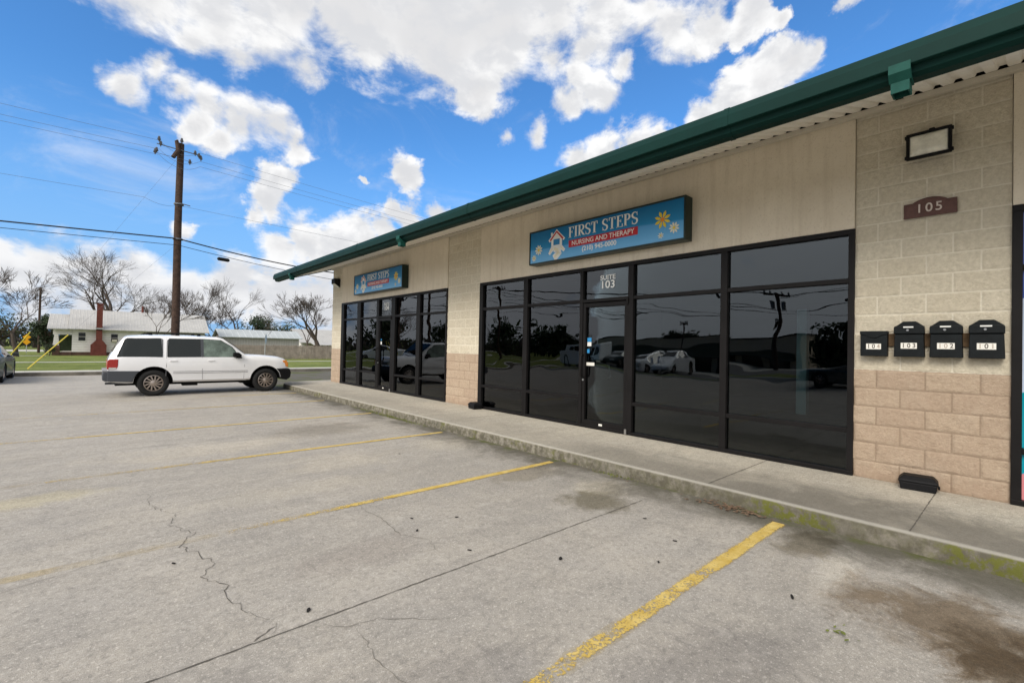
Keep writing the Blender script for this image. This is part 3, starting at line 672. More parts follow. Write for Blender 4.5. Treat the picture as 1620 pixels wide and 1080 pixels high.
sticker(5.10, 1.47, .05, .07, M['signblue'], d1); sticker(5.05, 1.245, .17, .055, M['offwhite'], d1)
sticker(12.98, 1.56, .07, .09, M['white'], d2); sticker(4.78, .235, .07, .035, M['offwhite'], d1, .05)
sticker(12.98, 1.66, .05, .05, M['signblue'], d2); sticker(12.7, .235, .08, .03, M['offwhite'], d2, .05)

# ------------------------------------------------------------------ the two illuminated-type cabinet signs (unlit)
def stroke(mb, pts, ws, z=0, th=.003):
    """ribbon of varying width along points"""
    n = len(pts); vs = []
    for i, (x, y) in enumerate(pts):
        a = pts[max(i-1, 0)]; c = pts[min(i+1, n-1)]; dx, dy = c[0]-a[0], c[1]-a[1]; l = math.hypot(dx, dy) or 1
        w = ws[i]/2 if hasattr(ws, '__len__') else ws/2
        nx, ny = -dy/l*w, dx/l*w
        vs += [(x+nx, y+ny, z), (x-nx, y-ny, z)]
    vs += [(a, b_, z+th) for a, b_, _ in vs]; k = 2*n; fs = []
    for i in range(n-1):
        a = 2*i; fs += [(k+a, k+a+1, k+a+3, k+a+2), (a, a+2, k+a+2, k+a), (a+1, k+a+1, k+a+3, a+3)]
    fs += [(0, k, k+1, 1), (2*n-2, 2*n-1, k+2*n-1, k+2*n-2)]
    mb.add(vs, fs)
def serif_word(mb, word, x, y, h, sx=1.0):
    """condensed bold serif capitals; returns the end x"""
    T = .15*h*sx; t = .055*h; G = .09*h*sx
    def bar(x0, y0, x1, y1): mb.box((x0, y0, 0), (x1, y1, .003))
    def bez(cx, cy, rx, ry, a0, a1, n=10): return [(cx+rx*math.cos(R(a0+(a1-a0)*i/n)), cy+ry*math.sin(R(a0+(a1-a0)*i/n))) for i in range(n+1)]
    for ch in word:
        if ch == ' ': x += .34*h*sx; continue
        w = {'F': .50, 'I': .26, 'R': .60, 'S': .48, 'T': .56, 'E': .52, 'P': .54}[ch]*h*sx
        if ch in 'FREPI':
            sxx = x+.06*h*sx
            if ch == 'I': sxx = x+w/2-T/2
            bar(sxx, y, sxx+T, y+h); bar(sxx-.06*h*sx, y, sxx+T+.06*h*sx, y+t)
            bar(sxx-.06*h*sx, y+h-t, sxx, y+h)
            if ch == 'I': bar(sxx+T, y+h-t, sxx+T+.06*h*sx, y+h)
            if ch in 'FE':
                bar(sxx+T, y+h-t, x+w, y+h); bar(x+w-t*.8, y+h-.24*h, x+w, y+h-t)
                bar(sxx+T, y+.5*h, x+w*.74, y+.5*h+t); bar(x+w*.74-t*.7, y+.4*h, x+w*.74, y+.64*h)
            if ch == 'E':
                bar(sxx+T, y, x+w, y+t); bar(x+w-t*.8, y+t, x+w, y+.26*h)
            if ch in 'RP':
                P = [(sxx+T*.9, y+h-t/2)]+bez(x+w-.27*h*sx, y+.735*h, .19*h*sx, .235*h, 90, -90, 12)+[(sxx+T*.9, y+.5*h)]
                ws = [t]+[t+(T-t)*math.sin(math.pi*i/12) for i in range(13)]+[t]; stroke(mb, P, ws)
            if ch == 'R':
                stroke(mb, [(sxx+T+.05*h*sx, y+.5*h), (x+w-.10*h*sx, y+.10*h), (x+w+.03*h*sx, y+t*.4)], [T*.9, T*1.05, t])
        if ch == 'T':
            bar(x+w/2-T/2, y, x+w/2+T/2, y+h); bar(x+w/2-T/2-.07*h*sx, y, x+w/2+T/2+.07*h*sx, y+t)
            bar(x, y+h-t, x+w, y+h); bar(x, y+h-.24*h, x+t*.8, y+h-t); bar(x+w-t*.8, y+h-.24*h, x+w, y+h-t)
        if ch == 'S':
            rx = w*.40; P = bez(x+w/2, y+.755*h, rx, .22*h, 20, 230, 12)+[(x+w*.5, y+.5*h)]+bez(x+w/2, y+.255*h, rx, .235*h, 50, -160, 12)
            n = len(P); ws = [t*.9+(T*1.05-t)*max(0, math.sin(math.pi*i/(n-1)))**1.5 for i in range(n)]; stroke(mb, P, ws)
            bar(x+w*.86, y+.70*h, x+w*.93, y+h*.98); bar(x+w*.07, y+.02*h, x+w*.14, y+.32*h)
        x += w+G
    return x
def petals(mb, cx, cy, r, n, rot=0, wd=.30):
    for i in range(n):
        a = rot+2*math.pi*i/n; c, s_ = math.cos(a), math.sin(a)
        P = [(.16, 0), (.5, wd*.5), (.75, wd*.5), (1, 0), (.75, -wd*.5), (.5, -wd*.5)]
        mb.prism([(cx+r*(p*c-q*s_), cy+r*(p*s_+q*c)) for p, q in P][::-1], 0, .003)
def disc(mb, cx, cy, r, z1=.004, k=14): mb.prism([(cx+r*math.cos(2*math.pi*i/k), cy+r*math.sin(2*math.pi*i/k)) for i in range(k)], 0, z1)
def cabinet_sign(y_left, label, thin):
    W_, H_, D_ = 3.16, .63, .20
    s = wall_thing('cabinet_sign', label, 'sign', y_left, 3.075, FX-.031, 'blue light-box signs over the shop fronts')
    mb = MB(); b = .028
    mb.box((0, 0, 0), (W_, H_, D_-.02)); 
    mb.box((0, 0, D_-.02), (W_, b, D_)); mb.box((0, H_-b, D_-.02), (W_, H_, D_)); mb.box((0, b, D_-.02), (b, H_-b, D_)); mb.box((W_-b, b, D_-.02), (W_, H_-b, D_))
    mb.build('sign_cabinet', M['signbox'], s, bevel=.004)
    fc = MB().box((b, b, D_-.0195), (W_-b, H_-b, D_-.010)).build('sign_face', M['face'], s)
    z = D_-.009
    mb = MB(); serif_word(mb, 'FIRST STEPS', 0, 0, .19, .80); xs = [v[0] for v in mb.v]; k = 1.40/(max(xs))
    mb.v = [(v[0]*k+.985, v[1]+.368, v[2]+z) for v in mb.v]
    mb.build('sign_lettering', M['signwhite'], fc)
    MB().box((.99, .20, z), (2.385, .325, z+.003)).build('sign_banner', M['red'], fc)
    text('NURSING AND THERAPY', .112, M['signwhite'], fc, (1.69, .262, z+.004), 'sign_lettering', sx=1.0, off=.0008, ext=.001)
    text('(210) 945-0000', .108, M['signwhite'], fc, (1.64, .135, z+.001), 'sign_lettering', sx=1.05, off=.002, ext=.001)
    # little house with a winding path
    hx = .70
    w = MB(); w.prism([(hx-.20, .40), (hx-.17, .36), (hx-.13, .38), (hx-.13, .27), (hx+.13, .27), (hx+.13, .38), (hx+.17, .355), (hx+.20, .39), (hx, .575)], z, z+.002)
    w.box((hx-.14, .47, z), (hx-.10, .53, z+.002))
    w.prism([(hx-.13, .275), (hx-.20, .16), (hx-.16, .13), (hx-.08, .20), (hx+.10, .20), (hx+.17, .15), (hx+.21, .19), (hx+.13, .275)][::-1], z, z+.002)
    nn = len(w.v); stroke(w, [(hx-.05, .24), (hx+.05, .20), (hx+.07, .15), (hx+.0, .10), (hx-.06, .06)], [.13, .13, .12, .13, .12], z, .0022)
    w.build('sign_house_mark', M['signwhite'], fc)
    w = MB(); stroke(w, [(hx-.155, .39), (hx, .535), (hx+.155, .385)], .035, z+.002, .002); w.build('sign_house_mark', M['red'], fc)
    MB().box((hx-.075, .295, z+.002), (hx+.075, .40, z+.004)).build('sign_house_mark', M['signblue'], fc)
    w = MB(); stroke(w, [(hx-.06, .235), (hx+.03, .20), (hx+.045, .15), (hx-.01, .105), (hx-.05, .07)], .05, z+.0024, .002)
    stroke(w, [(hx-.10, .25), (hx-.17, .155)], .02, z+.0024, .002); stroke(w, [(hx+.10, .25), (hx+.17, .18)], .02, z+.0024, .002); w.build('sign_house_mark', M['cream'], fc)
    for cx, cy, r, n, m1, m2 in ((2.80, .345, .135, 8, 'yellow', 'orange'), (2.985, .195, .085, 9, 'cream', 'yellow'), (2.775, .115, .05, 7, 'cream', 'yellow'), (.25, .26, .10, 9, 'cream', 'yellow'), (.13, .12, .065, 8, 'cream', 'yellow')):
        w = MB(); petals(w, cx, cy, r, n, .4); w.v = [(a, b2, c+z) for a, b2, c in w.v]; fl = w.build('sign_flower', M[m1], fc)
        w = MB(); disc(w, cx, cy, r*.24); w.v = [(a, b2, c+z) for a, b2, c in w.v]; w.build('flower_centre', M[m2], fc)
    return s
cabinet_sign(6.38, 'blue light-box sign reading FIRST STEPS over the near shop front marked SUITE 103', 0)
cabinet_sign(14.50, 'smaller-looking blue light-box sign over the far shop front by the building corner', 0)

# ------------------------------------------------------------------ wall lamps, plaque, mailboxes, bait boxes
def wall_pack():
    o = wall_thing('wall_lamp', 'unlit rectangular wall lamp with black frame and frosted lens above the 105 plaque', 'lamp', .855, 3.53, FX-.012)
    mb = MB(); w, h = .35, .27
    mb.box((.02, .02, 0), (w-.02, h-.02, .07)); mb.build('lamp_housing', M['black'], o, bevel=.01)
    mb = MB(); b = .028
    for a, c in (((0, 0), (w, b)), ((0, h-b), (w, h)), ((0, b), (b, h-b)), ((w-b, b), (w, h-b))): mb.box((*a, .07), (*c, .105))
    for x in (.0, w): 
        for y in (.03, h-.03): mb.box((x-.012, y-.018, .072), (x+.012, y+.018, .10))
    mb.box((w*.5, h, .03), (w*.5+.045, h+.025, .075))
    mb.build('lamp_frame', M['black'], o, bevel=.006)
    mb = MB()
    def f(u, v):
        e = min(1, 5*min(u, 1-u, v, 1-v)); return (b+u*(w-2*b), b+v*(h-2*b), .09+.055*e**.6*(1-.35*v))
    mb.grid(f, 20, 16); mb.build('lamp_lens', M['lens'], o, fix=False)
wall_pack()
o = wall_thing('wall_lamp', 'small dark wedge-shaped wall lamp by the far corner of the building', 'lamp', 16.50, 3.50)
mb = MB(); mb.prism([(0, .0), (.02, 0), (.21, .13), (.21, .30), (0, .30)], 0, .30, 'z')
mb.v = [(z, y, x) for x, y, z in mb.v]; mb.build('lamp_housing', M['black'], o, bevel=.008)
mb = MB(); mb.add([(.02, -.004, .022), (.28, -.004, .022), (.28, .118, .20), (.02, .118, .20)], [(0, 1, 2, 3)]); mb.build('lamp_lens', M['lens'], o)
o = wall_thing('number_plaque', 'bronze plaque with arched top reading 105 on the cream blocks', 'plaque', .88, 2.94, FX-.010)
def arch(x0, x1, h, rise, n=14, inset=0):
    p = [(x0+inset, inset), (x1-inset, inset), (x1-inset, h-inset)]; a, b_ = x1-.07, x0+.07
    for i in range(n+1):
        t = i/n; p.append((a+(b_-a)*t, h-inset+rise*math.sin(math.pi*t)**.75))
    p.append((x0+inset, h-inset)); return p
MB().prism(arch(0, .41, .15, .045), 0, .016).build('plaque_border', M['plaque'], o, bevel=.004)
mb = MB(); P = arch(.0, .41, .15, .045); Q = arch(0, .41, .15, .045, inset=.012)
n = len(P); mb.add([(x, y, .016) for x, y in P]+[(x, y, .016) for x, y in Q]+[(x, y, .022) for x, y in P]+[(x, y, .022) for x, y in Q],
    [(i, (i+1) % n, 2*n+(i+1) % n, 2*n+i) for i in range(n)]+[(n+i, 3*n+i, 3*n+(i+1) % n, n+(i+1) % n) for i in range(n)]+[(2*n+i, 2*n+(i+1) % n, 3*n+(i+1) % n, 3*n+i) for i in range(n)])
mb.build('plaque_border', M['plaque'], o)
for ch, x in zip('105', (.125, .20, .275)): text(ch, .125, M['brass'], o, (x, .085, .02), 'numeral', sx=.95, off=.001, ext=.006)
# board
o = wall_thing('mounting_board', 'dark weathered timber board behind the row of mailboxes', 'board', 1.04, 1.60, FX-.014)
mb = MB(); mb.box((0, 0, 0), (.86, .135, .022)); mb.build('mounting_board_plank', M['wood'], o, bevel=.004)
def mailbox(yl, num, label, dz, ink, tall=True):
    s = wall_thing('mailbox', label, 'mailbox', yl, 1.49+dz, FX-.036, 'black mailboxes mounted on the board')
    w = .235
    if tall:
        body = MB(); body.prism([(-.004, 0), (w+.004, 0), (w-.004, .235), (.004, .235)], 0, .085); body.build('mailbox_body', M['mailbox'], s, bevel=.006)
        lid = MB(); lid.prism([(-.002, .235), (w+.002, .235), (w-.002, .315), (w-.06, .362), (w-.07, .368), (.07, .368), (.06, .362), (.002, .315)], .004, .055)
        lid.prism([(-.003, .238), (w+.003, .238), (w+.003, .300), (w-.004, .318), (.004, .318), (-.003, .300)], .055, .102)
        lid.build('mailbox_lid', M['mailbox'], s, bevel=.007)
        MB().box((.075, .300, .1025), (.155, .313, .105)).build('mail_slot_label', M['white'], s)
        MB().lathe([(0, .112), (.010, .112), (.012, .102)], (.11, .275, 0), 'z', 12).build('mailbox_lock', M['steel'], s)
        ny = .115
        zf = .085
    else:
        w = .232
        body = MB(); body.prism([(0, 0), (w, 0), (w, .245), (0, .245)], 0, .08); body.build('mailbox_body', M['mailbox'], s, bevel=.006)
        lid = MB(); P = [(-.004, .27), (-.004, .235), (.05, .222), (.09, .195), (w-.09, .195), (w-.05, .222), (w+.004, .235), (w+.004, .27)]
        lid.prism(P, .0, .09); lid.build('mailbox_lid', M['mailbox'], s, bevel=.005); ny = .105; zf = .08
    pw = .128
    MB().box((w/2-pw/2, ny-.03, zf), (w/2+pw/2, ny+.03, zf+.0025)).build('number_label', M['offwhite'], s)
    for i, ch in enumerate(num):
        text(ch, .064, M[ink[i]], s, (w/2-.042+i*.042, ny, zf+.003), 'numeral', sx=.85, off=.0012, ext=.0005)
    return s
mailbox(1.225, '104', 'small black mailbox numbered 104 with an envelope flap, leftmost on the board', .0, ('ink', 'ink', 'ink_faded'), False)
mailbox(.935, '103', 'tall black mailbox with dark clear number 103, second on the board', .0, ('ink', 'ink', 'ink'))
mailbox(.655, '102', 'tall black mailbox numbered 102, between the 103 and 101 boxes', .0, ('ink_faded', 'ink_faded', 'ink'))
mailbox(.375, '101', 'tall black mailbox numbered 101 with faded digits, rightmost on the board', .0, ('ink_faded', 'ink', 'ink_faded'))
def bait(y, x, rz, label):
    s = thing('bait_box', label, 'bait box', (x, y, .152), rz, 'black bait boxes on the sidewalk')
    mb = MB(); L, D_, H = .27, .19, .075
    mb.prism([(0, 0), (L, 0), (L+.012, H), (-.012, H)], 0, D_, 'y'); mb.build('bait_box_base', M['black'], s, bevel=.008)
    mb = MB()
    a = [(-.018, -.008), (L+.018, -.008), (L+.018, D_+.0), (-.018, D_+.0)]; c = [(.02, .035), (L-.02, .035), (L-.02, D_-.01), (.02, D_-.01)]
    mb.add([(x_, y_, H+.001) for x_, y_ in a]+[(x_, y_, H+.02) for x_, y_ in a]+[(x_, y_, H+.062) for x_, y_ in c],
           [(3, 2, 1, 0), (0, 1, 5, 4), (1, 2, 6, 5), (2, 3, 7, 6), (3, 0, 4, 7), (4, 5, 9, 8), (5, 6, 10, 9), (6, 7, 11, 10), (7, 4, 8, 11), (8, 9, 10, 11)])
    mb.box((L*.35, D_-.004, H+.02), (L*.65, D_+.012, H+.05)); mb.box((L+.012, D_*.3, .03), (L+.03, D_*.6, .06))
    mb.build('bait_box_lid', M['black'], s, bevel=.007)
bait(.86, 6.13, R(-84), 'black bait box at the foot of the brown blocks under the mailboxes')
bait(8.22, 6.12, R(-100), 'black bait box at the left foot of the SUITE 103 shop front')

# ------------------------------------------------------------------ vehicles
def lerp(a, b, t): return a+(b-a)*t
class Body:
    """lofted car body: stations of (x, zlo, zbelt, ztop, wlo, wbelt, wtop)"""
    def __init__(s, st): s.st = st
    def at(s, x):
        st = s.st
        if x <= st[0][0]: return st[0]
        for a, b in zip(st[:-1], st[1:]):
            if x <= b[0]:
                t = (x-a[0])/(b[0]-a[0]); return tuple(lerp(p, q, t) for p, q in zip(a, b))
        return st[-1]
    def half(s, x):
        _, zl, zb, zt, wl, wb, wt = s.at(x); h = zt-zb; mid = zl+(zb-zl)*.55
        return [(0, zl), (wl*.93, zl), (wl, zl+.05), (wb+.012, mid), (wb+.004, zb-.06), (wb-.012, zb), (lerp(wb-.012, wt, .93), zt-min(.07, h*.35)), (wt-.05, zt-.012), (wt*.55, zt+.012), (0, zt+.018)]
    def side(s, x, z):
        P = s.half(x)[1:8]
        for (y0, z0), (y1, z1) in zip(P[:-1], P[1:]):
            if z0 <= z <= z1: return lerp(y0, y1, (z-z0)/max(1e-6, z1-z0))
        return P[-1][0]
    def mesh(s):
        mb = MB(); xs = []
        for a, b in zip(s.st[:-1], s.st[1:]):
            k = max(1, int((b[0]-a[0])/.12)); xs += [lerp(a[0], b[0], i/k) for i in range(k)]
        xs.append(s.st[-1][0]); rows = []
        for x in xs:
            h = s.half(x); ring = [(x, y, z) for y, z in h]+[(x, -y, z) for y, z in h[-2:0:-1]]; rows.append(ring)
        n = len(rows[0]); vs = [p for r_ in rows for p in r_]
        fs = [(i*n+j, (i+1)*n+j, (i+1)*n+(j+1) % n, i*n+(j+1) % n) for i in range(len(rows)-1) for j in range(n)]
        fs += [tuple(range(n)), tuple((len(rows)-1)*n+i for i in range(n-1, -1, -1))]
        return mb.add(vs, fs, 0, True)
    def panel(s, lower, upper, side, off=.006, nx=44, nz=5):
        """glass or trim laid on the side between two (x,z) polylines"""
        def ev(pl, t):
            t = pl[0][0]+(pl[-1][0]-pl[0][0])*t
            for a, b in zip(pl[:-1], pl[1:]):
                if t <= b[0]+1e-9: return (t, lerp(a[1], b[1], (t-a[0])/max(1e-6, b[0]-a[0])))
            return pl[-1]
        mb = MB()
        def f(u, v):
            a, b = ev(lower, u), ev(upper, u); x, z = lerp(a[0], b[0], v), lerp(a[1], b[1], v); return (x, side*(s.side(x, z)+off), z)
        return mb.grid(f, nx, nz)
    def top(s, x0, x1, inset, off=.008, nx=5, ny=8):
        def f(u, v):
            x = lerp(x0, x1, u); _, zl, zb, zt, wl, wb, wt = s.at(x); y = (2*v-1)*(wt-inset); a = abs(y)/max(wt, .01)
            return (x, y, zt+lerp(.018, .0, a**2)+off)
        return MB().grid(f, nx, ny)
def carve(o, mb_cut, mats):
    """cut the wheel arches out of the body mesh"""
    c = mb_cut.build('cutter', mats, o.parent); md = o.modifiers.new('b', 'BOOLEAN'); md.operation = 'DIFFERENCE'; md.object = c; md.solver = 'EXACT'
    bpy.context.view_layer.update()
    dg = bpy.context.evaluated_depsgraph_get(); me = bpy.data.meshes.new_from_object(o.evaluated_get(dg))
    o.modifiers.clear(); old = o.data; o.data = me; bpy.data.meshes.remove(old); me.name = o.name
    bpy.data.objects.remove(c); me.set_sharp_from_angle(angle=R(32))
def wheel(par, x, y, r, side, spokes=10, w=.22, rim=M['alloy']):
    """hub disc > tyre, rim; side = +1/-1 is the outward y direction"""
    hub = MB(); Y = lambda d: side*d
    prof = lambda P: [(a, side*b) for a, b in P]
    hub.lathe(prof([(0, -w*.3), (r*.58, -w*.3), (r*.58, w*.02), (0, w*.02)]), (0, 0, 0), 'y', 24)
    hb = hub.build('wheel', M['hubdark'], par, (x, y, r))
    t = MB(); t.lathe(prof([(r*.60, -w*.5), (r*.86, -w*.5), (r*.97, -w*.40), (r, -w*.25), (r, w*.25), (r*.97, w*.40), (r*.86, w*.5), (r*.70, w*.49), (r*.62, w*.40), (r*.60, w*.1)]), (0, 0, 0), 'y', 40)
    t.build('tyre', M['rubber'], hb)
    q = MB(); q.lathe(prof([(r*.61, w*.05), (r*.61, w*.41), (r*.57, w*.43), (r*.555, w*.36), (r*.55, w*.1)]), (0, 0, 0), 'y', 36)
    for i in range(spokes):
        a = 2*math.pi*i/spokes; c, s_ = math.cos(a), math.sin(a); c2, s2 = math.cos(a+.32), math.sin(a+.32)
        r1, r2 = r*.16, r*.57; wd = r*.045
        P = []
        for (rad, cc, ss, dep) in ((r1, c, s_, .36), (r2, c2, s2, .34)):
            for q_ in (-1, 1): P.append((rad*cc-q_*wd*ss, side*w*dep, rad*ss+q_*wd*cc))
        P += [(p[0], side*w*.15, p[2]) for p in P]
        q.add(P, [(0, 1, 3, 2), (4, 6, 7, 5), (0, 2, 6, 4), (1, 5, 7, 3), (0, 4, 5, 1), (2, 3, 7, 6)])
    q.lathe(prof([(0, w*.44), (r*.10, w*.44), (r*.19, w*.38), (r*.2, w*.15)]), (0, 0, 0), 'y', 20)
    q.build('rim', rim, hb)
def arches(xs, r, hw):
    mb = MB()
    for x in xs:
        for s_ in (-1, 1): mb.prism([(x+r*math.cos(2*math.pi*i/32), r*.88+r*math.sin(2*math.pi*i/32)) for i in range(32)], s_*(hw+.2), s_*(hw-.34), 'y', 1)
    # square off to a true closed solid
    return mb
def lip(par, x, r, hw, body, name, m):
    for s_ in (-1, 1):
        mb = MB(); pts = []; 
        for i in range(19):
            a = R(-6+192*i/18); z = r*.88+r*math.sin(a); xx = x+r*math.cos(a)
            pts.append((xx, s_*(body.side(xx, max(z, body.at(xx)[1]+.02))+.004), z))
        mb.tube(pts, .010, 6); mb.build(name, m, par)

# the white estate-like four-wheel-drive at the kerb, nose to the sidewalk
suv = thing('parked_suv', 'white four-door sport utility vehicle with tinted rear windows parked nose to the sidewalk', 'car', (2.38, 16.50, 0))
sb = Body([(-2.165, .46, .92, .97, .72, .75, .66), (-2.14, .42, .96, 1.03, .77, .79, .70), (-2.10, .40, 1.0, 1.12, .79, .81, .70), (-1.99, .38, 1.04, 1.36, .80, .82, .67), (-1.87, .37, 1.05, 1.545, .81, .83, .65), (-1.78, .36, 1.05, 1.60, .815, .835, .645),
  (-1.4, .36, 1.05, 1.635, .82, .84, .65), (-.5, .36, 1.05, 1.65, .82, .84, .655), (.25, .36, 1.05, 1.63, .82, .84, .65), (.40, .36, 1.05, 1.595, .82, .84, .65), (.66, .36, 1.04, 1.40, .82, .84, .69), (.96, .36, 1.03, 1.14, .82, .835, .75),
  (1.04, .37, 1.02, 1.115, .82, .835, .775), (1.5, .38, .99, 1.095, .82, .83, .77), (1.9, .40, .955, 1.055, .81, .82, .745), (2.05, .42, .92, 1.015, .795, .805, .72), (2.12, .44, .88, .965, .78, .79, .69), (2.155, .46, .78, .86, .76, .775, .67)])
o = sb.mesh().build('body', [M['paintwhite'], M['hubdark']], suv)
carve(o, arches((-1.22, 1.52), .425, .84), [M['paintwhite'], M['hubdark']])
for x in (-1.22, 1.52):
    for s_ in (-1, 1): wheel(suv, x, s_*.735, .35, s_, 12)
for s_ in (-1, 1):
    sb.panel([(-1.98, 1.055), (-1.04, 1.055)], [(-1.97, 1.075), (-1.83, 1.50), (-1.79, 1.535), (-1.09, 1.55), (-1.06, 1.53), (-1.04, 1.10)], s_).build('quarter_window', M['carglass'], suv, fix=False)
    sb.panel([(-.93, 1.055), (-.17, 1.055)], [(-.93, 1.09), (-.92, 1.51), (-.89, 1.55), (-.25, 1.555), (-.17, 1.555)], s_).build('rear_side_window', M['carglass'], suv, fix=False)
    for P in ([(-1.98, 1.055), (-1.04, 1.055), (-1.04, 1.53), (-1.09, 1.55), (-1.79, 1.535), (-1.83, 1.50), (-1.98, 1.055)], [(-.93, 1.055), (.80, 1.055), (.62, 1.34), (.33, 1.535), (-.10, 1.556), (-.89, 1.55), (-.93, 1.50), (-.93, 1.055)]):
        mb = MB(); mb.tube([(x, s_*(sb.side(x, z)+.004), z) for x, z in P], .009, 4); mb.build('window_seal', M['black'], suv)
    sb.panel([(-.17, 1.056), (-.10, 1.056)], [(-.17, 1.556), (-.10, 1.556)], s_, .008, 2).build('door_pillar', M['clad'], suv, fix=False)
    sb.panel([(-.10, 1.055), (.80, 1.055)], [(-.10, 1.555), (.33, 1.535), (.62, 1.34), (.80, 1.13)], s_).build('front_side_window', M['carglass_clear'], suv, fix=False)
    # grey lower cladding behind the rear wheel, sills and mouldings
    mb = MB(); mb.prism([(-2.16, .42), (-1.655, .39), (-1.645, .46), (-1.61, .55), (-1.565, .62), (-1.51, .68), (-2.16, .69)], s_*.70, s_*.862, 'y'); mb.build('lower_cladding', M['clad'], suv, bevel=.012)
    sb.panel([(-.78, .375), (1.08, .375)], [(-.78, .415), (1.08, .415)], s_, .014, 8, 1).build('sill_step', M['paintwhite'], suv, fix=False)
    for z in (.60, .645): sb.panel([(-.80, z), (1.02, z)], [(-.80, z+.012), (1.02, z+.012)], s_, .010, 10, 1).build('side_moulding', M['seam'], suv, fix=False)
    # door gaps
    for P in ([(-.96, .42), (-.955, .8), (-.955, 1.04), (-.95, 1.58)], [(-.12, .42), (-.13, .7), (-.13, 1.05)], [(.92, .42), (.93, .8), (.93, 1.05)]):
        mb = MB(); mb.tube([(x, s_*(sb.side(x, z)+.0015), z) for x, z in P], .0045, 4); mb.build('door_gap', M['seam'], suv)
    for x in (-.80, .08):
        mb = MB(); y = sb.side(x, .95); mb.box((x-.08, s_*(y-.004), .935), (x+.08, s_*(y+.018), .965)); mb.build('door_handle', M['paintwhite'], suv, bevel=.006)
    mb = MB(); y = sb.side(.74, 1.10); mb.prism([(.62, 1.06), (.82, 1.06), (.84, 1.12), (.76, 1.19), (.63, 1.19)], s_*(y+.01), s_*(y+.15), 'y'); mb.build('wing_mirror', M['black'], suv, bevel=.02)
    mb = MB(); mb.prism([(.70, 1.02), (.86, 1.02), (.84, 1.09), (.74, 1.12)], s_*(sb.side(.8, 1.04)), s_*(sb.side(.8, 1.04)+.03), 'y'); mb.build('mirror_mount', M['black'], suv, bevel=.005)
    mb = MB(); mb.prism([(-2.175, .73), (-1.99, .73), (-1.955, .80), (-1.955, .99), (-2.13, .99), (-2.17, .95)], s_*.66, s_*(.838), 'y'); mb.build('tail_light', M['lampred'], suv, bevel=.012)
    mb = MB(); mb.prism([(-2.14, .735), (-2.0, .735), (-1.985, .775), (-2.14, .775)], s_*.8, s_*(.841), 'y'); mb.build('reversing_lens', M['lampclear'], suv)
    mb = MB(); mb.prism([(1.99, .76), (2.17, .75), (2.165, .88), (2.10, .96), (2.0, .95)], s_*.62, s_*(.806), 'y'); mb.build('head_light', M['lampamber'], suv, bevel=.012)
    mb = MB(); mb.box((2.02, s_*.35, .76), (2.172, s_*.61, .88)); mb.build('head_light', M['lampclear'], suv, bevel=.012)
    mb = MB(); mb.tube([(-1.45, s_*.56, 1.65), (-1.36, s_*.56, 1.70), (-.1, s_*.56, 1.705), (.05, s_*.56, 1.655)], .014, 6)
    for x in (-1.30, -.7, -.2): mb.box((x-.04, s_*.545, 1.64), (x+.04, s_*.575, 1.70))
    mb.build('roof_rail', M['black'], suv)
    break
for x in (-1.22, 1.52): pass
# the other side's parts (mirrored copies of the ones just built)
for ch in kids(suv):
    n = ch.name.split('.')[0]
    if n in ('window_seal', 'quarter_window', 'rear_side_window', 'door_pillar', 'front_side_window', 'lower_cladding', 'sill_step', 'side_moulding', 'door_gap', 'door_handle', 'wing_mirror', 'mirror_mount', 'tail_light', 'reversing_lens', 'head_light', 'roof_rail'):
        me = ch.data.copy(); me.transform(Matrix.Diagonal((1, -1, 1, 1))); me.flip_normals(); c = bpy.data.objects.new(n, me); C.objects.link(c); c.parent = suv
        for md in ch.modifiers:
            b = c.modifiers.new('bevel', 'BEVEL'); b.width = md.width; b.segments = 2; b.limit_method = 'ANGLE'; b.angle_limit = R(40)
mb = MB(); mb.prism([(-2.26, .46), (-2.20, .42), (-2.08, .42), (-2.08, .66), (-2.25, .66)], -.85, .85, 'y'); mb.build('rear_bumper', M['clad'], suv, bevel=.02)
mb = MB(); mb.box((-2.262, -.845, .661), (-2.12, .845, .70)); mb.build('bumper_step', M['seam'], suv, bevel=.012)
mb = MB(); mb.prism([(1.955, .37), (2.12, .34), (2.23, .42), (2.245, .58), (2.20, .70), (1.80, .70), (1.86, .65), (1.915, .56), (1.95, .46)], -.855, .855, 'y'); mb.build('front_bumper', M['black'], suv, bevel=.03)
mb = MB(); mb.box((2.13, -.36, .74), (2.17, .36, .86)); mb.build('grille', M['clad'], suv, bevel=.01)
sb.top(.42, .95, .07, .008).build('windscreen', M['carglass'], suv, fix=False)
sb.top(-2.08, -1.86, .10, .008).build('rear_window', M['carglass'], suv, fix=False)
mb = MB(); mb.box((-2.0, -.45, .28), (1.9, .45, .42)); mb.box((-.55, -.6, .24), (-.2, -.3, .38)); mb.box((.9, -.5, .26), (1.15, -.2, .4)); mb.build('underbody', M['hubdark'], suv)
mb = MB(); mb.tube([(-2.2, -.62, .36), (-1.7, -.62, .36)], .03, 8); mb.build('exhaust', M['clad'], suv)

